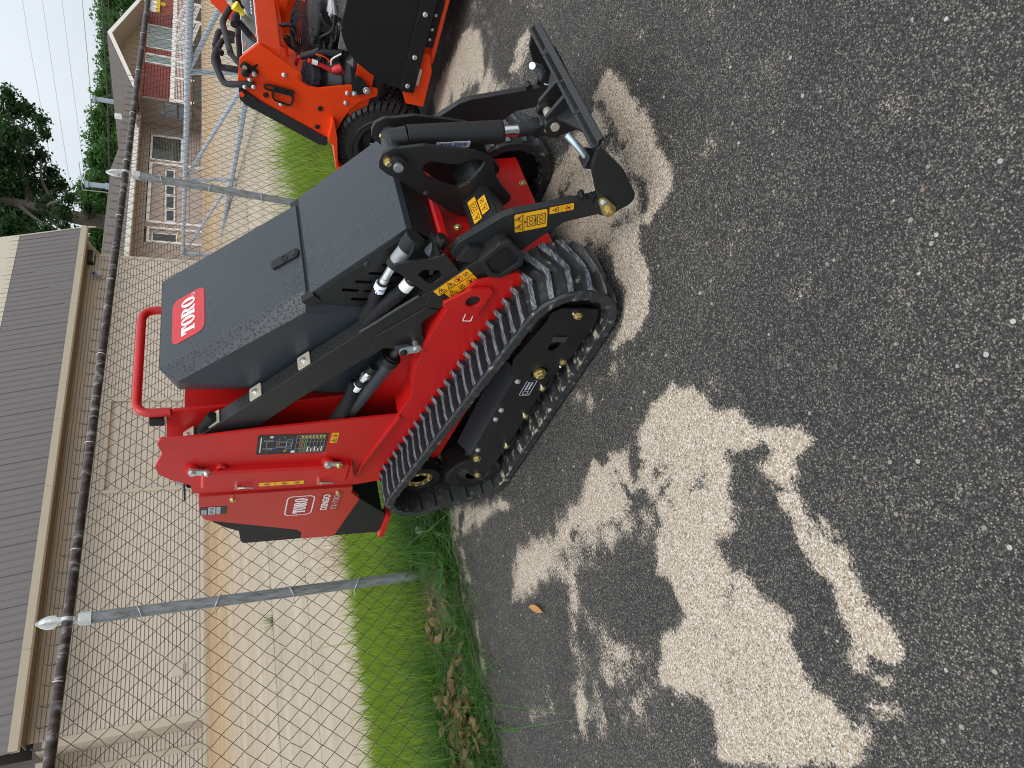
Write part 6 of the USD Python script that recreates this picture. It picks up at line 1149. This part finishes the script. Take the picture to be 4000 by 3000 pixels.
for x, y in ((685, 645), (660, 895), (1232, 803), (1218, 887)): Mo('dome_bolt', lathe([(.013, 0), (.012, .006), (.006, .010), (0, .0105)], (MX, *sk([(x, y)])[0]), (-1, 0, 0), 16), 'zinc', smooth=40)
for x, y in ((997, 938), (972, 1095), (528, 822)): Mo('black_plug', lathe([(.014, 0), (.012, .005), (0, .006)], (MX, *sk([(x, y)])[0]), (-1, 0, 0), 16), 'black_plastic', smooth=40)
Mo('deck_label', frame2(sbox(-.045, -.012, .045, .012), (MX - .0205, 1.72, .168), (0, -1, 0), (0, 0, 1)), 'white_paint')
nb_ = Mo('name_badge', [prism([(1.56, .13), (1.56, .20), (1.33, .20), (1.30, .15), (1.33, .13)], MX - .012, MX + .011)], 'black_plastic'); obj('badge_face', prism([(1.545, .185), (1.545, .215), (1.36, .215), (1.36, .185)], MX - .0135, MX - .0125), 'white_paint', nb_); obj('badge_mark', prism(unary_union([sbox(1.53 - .04 * k, .190, 1.505 - .04 * k, .210) for k in range(4)]), MX - .0145, MX - .0138), 'orange_paint', nb_)
for y in (1.52, 1.47, 1.40): obj('bolt', bolt((MX - .012, y, .155), (-1, 0, 0), .006, .006), 'zinc', nb_)
# fuel tank and cap
tk = Mo('fuel_tank', [lathe([(.13, -.20), (.14, -.05), (.10, .0), (.075, .01), (.070, .045)], (MX + .14, 1.90, .62), (-.30, -.1, .95), 30), box(MX + .02, MX + .40, 1.72, 1.98, .30, .52, .03)], 'engine_black', smooth=35)
cp = Point(0, 0).buffer(.066, quad_segs=24)
for k in range(8): cp = cp.difference(Point(.078 * math.cos(k * math.pi / 4), .078 * math.sin(k * math.pi / 4)).buffer(.018))
cO = hit('K', 895, 640, X=MX + .08); N_ = np.array([-.35, -.10, .93]); N_ /= np.linalg.norm(N_); Ua = np.cross((0, 1, 0), N_); Va = np.cross(N_, Ua)
cpn = obj('tank_cap', [frame2(cp, cO - N_ * .035, Ua, Va, .04)], 'hood_paint', tk); obj('cap_ring', frame2(Point(0, 0).buffer(.036).difference(Point(0, 0).buffer(.032)), cO, Ua, Va, .002, .005), 'grip', tk)
# engine: shroud, fan screen, cylinder cover, hoses
fc = np.array([3.70, 1.79, .685])
sh_ = Mo('engine_shroud', [lathe([(.165, -.20), (.17, -.08), (.165, -.02), (.15, .0), (.0, .0)], fc, (0, 0, 1), 36), box(3.48, 3.95, 1.40, 1.98, .47, .60, .03), box(3.44, 3.66, 1.50, 1.70, .50, .70, .03)], 'engine_black', smooth=35)
for k in range(9): obj('screen_ring', lathe([(.150 - k * .016 - .003, .03 + .04 * (1 - (1 - k / 9) ** 2)), (.150 - k * .016 + .003, .034 + .04 * (1 - (1 - k / 9) ** 2)), (.150 - k * .016 + .003, .028 + .04 * (1 - (1 - k / 9) ** 2))], fc, (0, 0, 1), 36), 'console_black', sh_)
for k in range(8): a = k * math.pi / 4; obj('screen_rib', tube([fc + [.152 * math.cos(a), .152 * math.sin(a), .0], fc + [.15 * math.cos(a), .15 * math.sin(a), .034], fc + [.05 * math.cos(a), .05 * math.sin(a), .072], fc + [0, 0, .074]], .003, 6), 'console_black', sh_)
vc = Mo('valve_cover', box(3.40, 3.50, 1.44, 1.575, .52, .635, .018), 'engine_alloy'); tm = meshkit.text_mesh('OHV', .028, .002, bold=True); obj('lettering', frame2(tm, (3.3995, 1.555, .585), (0, -1, 0), (0, 0, 1), 0, .0), 'engine_alloy', vc)
tm = meshkit.text_mesh('V-VALVE', .013, .002); obj('lettering', frame2(tm, (3.3995, 1.555, .55), (0, -1, 0), (0, 0, 1), 0, .0), 'engine_alloy', vc)
for y, z in ((1.455, .535), (1.56, .535), (1.455, .62), (1.56, .62)): obj('bolt', bolt((3.40, y, z), (-1, 0, 0), .008, .008), 'zinc', vc)
Mo('carburettor', [box(3.43, 3.52, 1.56, 1.66, .50, .58, .01), cyl((3.40, 1.62, .54), (3.46, 1.62, .54), .022, 16), box(3.40, 3.43, 1.50, 1.56, .49, .53, .006)], 'engine_alloy', smooth=35)
Mo('engine_bracket', [box(3.40, 3.415, 1.40, 1.72, .515, .56), cyl((3.395, 1.55, .60), (3.40, 1.48, .62), .012, 10)], 'engine_alloy')
r9 = np.random.default_rng(9)
for q in range(9):
    p = [(3.42 + r9.uniform(-.03, .1), 1.80 - .065 * k + r9.normal(0, .02), .60 + .03 * math.sin(k + q) + r9.normal(0, .02)) for k in range(7)]
    Mo('engine_wire', tube(smoothpath(p, 5), .006 + .003 * (q % 3), 8), 'cable', smooth=True)
KX = lambda x, y, X: hit('K', x, y, X=X)
for pts, X, r_, m2 in (([(590,315),(620,250),(680,215),(760,220)], 3.6, .010, 'cable'), ([(640,340),(690,330),(740,400),(830,450)], 3.5, .009, 'cable'), ([(785,560),(800,505),(840,490)], 3.42, .010, 'red_rubber'), ([(890,520),(960,545),(1040,580),(1110,615)], 3.36, .011, 'red_rubber'), ([(1190,620),(1225,632),(1245,622)], 3.36, .010, 'red_rubber'), ([(960,470),(1010,480),(1060,510),(1075,540)], 3.37, .004, 'orange_paint'), ([(1090,560),(1100,510),(1180,465)], 3.37, .004, 'white_paint'), ([(830,490),(900,470),(1000,450),(1100,455),(1190,460)], 3.39, .016, 'cable'), ([(850,500),(950,440),(990,420)], 3.39, .010, 'cable'), ([(965,320),(985,200),(1000,60),(995,0)], 3.45, .018, 'cable'), ([(1000,120),(1040,200),(1120,260),(1165,300)], 3.42, .008, 'cable'), ([(940,330),(935,380),(1000,400)], 3.42, .012, 'cable')):
    Mo('engine_hose' if m2 == 'cable' else 'lead', tube(smoothpath([KX(x, y, X) for x, y in pts], 6), r_, 10), m2, smooth=True)
Mo('cable_boot', lathe([(.012, 0), (.022, .02), (.018, .05), (0, .055)], KX(1100, 610, 3.355), (0, -.5, -.8), 14), 'red_rubber', smooth=35); Mo('hose_sleeve', tube([KX(925, 530, 3.359), KX(972, 545, 3.359)], .0125, 10), 'white_paint', smooth=35)
# console with instruments
XA_, XB_ = MX + .0, 4.16
ca, cb = np.array(sk([(328, 485)])[0]), np.array(sk([(468, 375)])[0])
cdir = cb - ca; cl2 = np.linalg.norm(cdir); cdir /= cl2; cn = np.array([cdir[1], -cdir[0]]); cn = cn if cn[1] > 0 else -cn
Mo('console_box', [prism([tuple(ca), tuple(cb), tuple(cb - cn * .0 + (.02, -.10)), tuple(ca + (.04, -.16))], XA_ + .012, XB_)], 'orange_paint')
Mo('console_front', prism([tuple(cb), tuple(cb + (.006, -.002)), tuple(cb + (.05, -.125)), tuple(cb + (.044, -.125))], MX + .10, XB_), 'orange_paint')
cO2 = np.array([MX + .05, *(ca + cn * .0006)]); CU_, CV_ = np.array([1., 0, 0]), np.array([0, *(-cdir)])
def cpl(u, t, h=.0): return np.array([MX + u, *(ca + cdir * t * cl2 + cn * h)])
def cquad(u0, u1, t0, t1, h): return (np.array([cpl(u0, t0, h), cpl(u1, t0, h), cpl(u1, t1, h), cpl(u0, t1, h)]), np.array([(0, 3, 2, 1)]))
cpn_ = Mo('console_panel', [cquad(.02, .80, .06, .92, .0035)], 'console_black'); Mo('panel_border', [cquad(.014, .81, .02, .96, .002)], 'white_paint')
Mo('panel_print', [cquad(.30 + .035 * k, .325 + .035 * k, .72, .80, .0045) for k in range(7)], 'decal_grey', cpn_); Mo('throttle_slot', [cquad(.46, .66, .50, .55, .0045)], 'decal_red', cpn_)
for u, t in ((.06, .85), (.72, .12), (.055, .2)): Mo('panel_decal', [cquad(u, u + .035, t, t + .07, .005)], 'orange_paint', cpn_)
kn = Mo('yellow_knob', [lathe([(.014, 0), (.014, .03), (.022, .045), (.024, .06), (0, .064)], cpl(.36, .30), (0, cn[0] * .8, cn[1]), 16)], 'yellow_plastic', smooth=35)
Mo('black_knob', [lathe([(.010, 0), (.010, .02), (.018, .03), (.018, .055), (0, .058)], cpl(.43, .22), (0, cn[0], cn[1]), 16)], 'black_plastic', smooth=35); Mo('ignition_key', lathe([(.012, 0), (.012, .015), (.006, .03), (0, .03)], cpl(.33, .55), (0, cn[0], cn[1]), 12), 'zinc', smooth=35)
for u, t in ((.12, .55),): Mo('drive_lever', [tube([cpl(u, t), cpl(u + .01, t, .05), cpl(u + .02, t - .05, .075)], [.016, .016, .018], 12), tube([cpl(u - .01, t - .15, .085), cpl(u + .05, t - .1, .085)], .018, 12)], 'black_plastic', smooth=35)
Mo('throttle_lever', [tube([cpl(.55, .5), cpl(.56, .35, .05)], .006, 8)], 'galvanised', smooth=35); Mo('throttle_knob', lathe([(.0, -.03), (.018, -.02), (.022, .0), (.016, .022), (0, .028)], cpl(.565, .25, .075), (.2, .6, .8), 14), 'black_plastic', smooth=35)
# control bars
def bar(pts, r_, name, m2='grip', z='K'): return Mo(name, tube(bent([hit(z, x, y, X=X) for x, y, X in pts], .03), r_, 12), m2, smooth=40)
bar([(212, 75, 3.86), (150, 190, 3.75), (180, 300, 3.62), (222, 460, 3.42)], .0155, 'control_bar'); bar([(222, 462, 3.42), (285, 540, 3.33), (345, 580, MX - .01)], .0125, 'bar_arm', 'black_plastic')
Mo('bar_link', prism(LineString(sk([(345, 570), (428, 625)], MX - .012)).buffer(.017), MX - .016, MX - .006), 'black_plastic'); Mo('bar_bolt', lathe([(.013, 0), (.011, .007), (0, .009)], (MX - .016, *sk([(425, 622)])[0]), (-1, 0, 0), 16), 'zinc', smooth=40); Mo('bar_knob', [lathe([(.018, -.006), (.020, .01), (.014, .02), (0, .022)], (MX - .018, *sk([(347, 608)])[0]), (-1, 0, 0), 16)], 'black_plastic', smooth=40); Mo('bar_nut', tube([(MX - .014, *sk([(345, 565)])[0]), (MX - .026, *sk([(345, 565)])[0])], .012, 6), 'zinc')
bar([(262, 300, 3.80), (190, 285, 3.80), (120, 265, 3.78), (88, 395, 3.66)], .015, 'hold_bar'); bar([(255, 345, 3.70), (145, 345, 3.70), (105, 440, 3.60), (150, 460, 3.58)], .015, 'hold_bar')
bar([(288, 605, 3.40), (200, 590, 3.40), (125, 580, 3.42), (88, 425, 3.58)], .0155, 'hold_bar'); bar([(420, 728, MX - .01), (300, 728, MX - .01), (165, 728, 3.31), (75, 520, 3.40), (95, 440, 3.50)], .0155, 'control_bar')
for x, y in ((345, 728), (420, 728), (388, 665)): Mo('dome_bolt', lathe([(.012, 0), (.011, .006), (.006, .010), (0, .0105)], (MX - .020, *sk([(x, y)])[0]), (-1, 0, 0), 16), 'zinc', smooth=40)
def loopw(pts, r_, name): return Mo(name, tube(bent([(MX - .012, *p) for p in sk(pts + [pts[0]])], .02), r_, 8), 'black_plastic', smooth=40)
loopw([(515, 725), (520, 755), (740, 810), (765, 800), (765, 780), (545, 720)], .0055, 'cup_holder'); loopw([(600, 750), (580, 790), (590, 850), (745, 905), (765, 820), (620, 760)], .0055, 'cup_holder'); Mo('holder_bar', tube([(MX - .012, *p) for p in sk([(640, 755), (755, 805)])], .006, 8), 'black_plastic')
Mo('slot_hole', prism(LineString(sk([(430, 575), (450, 562)])).buffer(.006), MX - .0008, MX - .0002), 'black_fill')
# tall orange uprights of the far side and the rear of the frame, seen above the engine
Mo('far_frame', [prism(sk([(480, 0), (600, 60), (650, 140), (740, 0), (760, -200), (400, -200)], 3.95), 3.95, 3.965), prism(sk([(640, 0), (720, 0), (690, 200), (740, 600), (715, 600), (665, 220)], 3.8), 3.80, 3.815)], 'orange_paint')
Mo('cross_plate', [box(MX + .012, 3.9, 2.02, 2.035, .50, .86)], 'orange_paint'); Mo('folded_arm', [prism(LineString(sk([(95, 0), (255, 160)], 4.1)).buffer(.03), 4.1, 4.115)], 'orange_paint')
Mo('front_caster', lathe([(.03, 0), (.10, .01), (.125, .03), (.125, .07), (.10, .09), (.03, .10)], (MX + .35, 1.05, .125), (1, 0, 0), 30), 'tyre', smooth=40); Mo('anti_scalp_roller', cyl((MX + .05, 1.18, .06), (MX + .16, 1.18, .06), .05, 18), 'grey_cap', smooth=35)
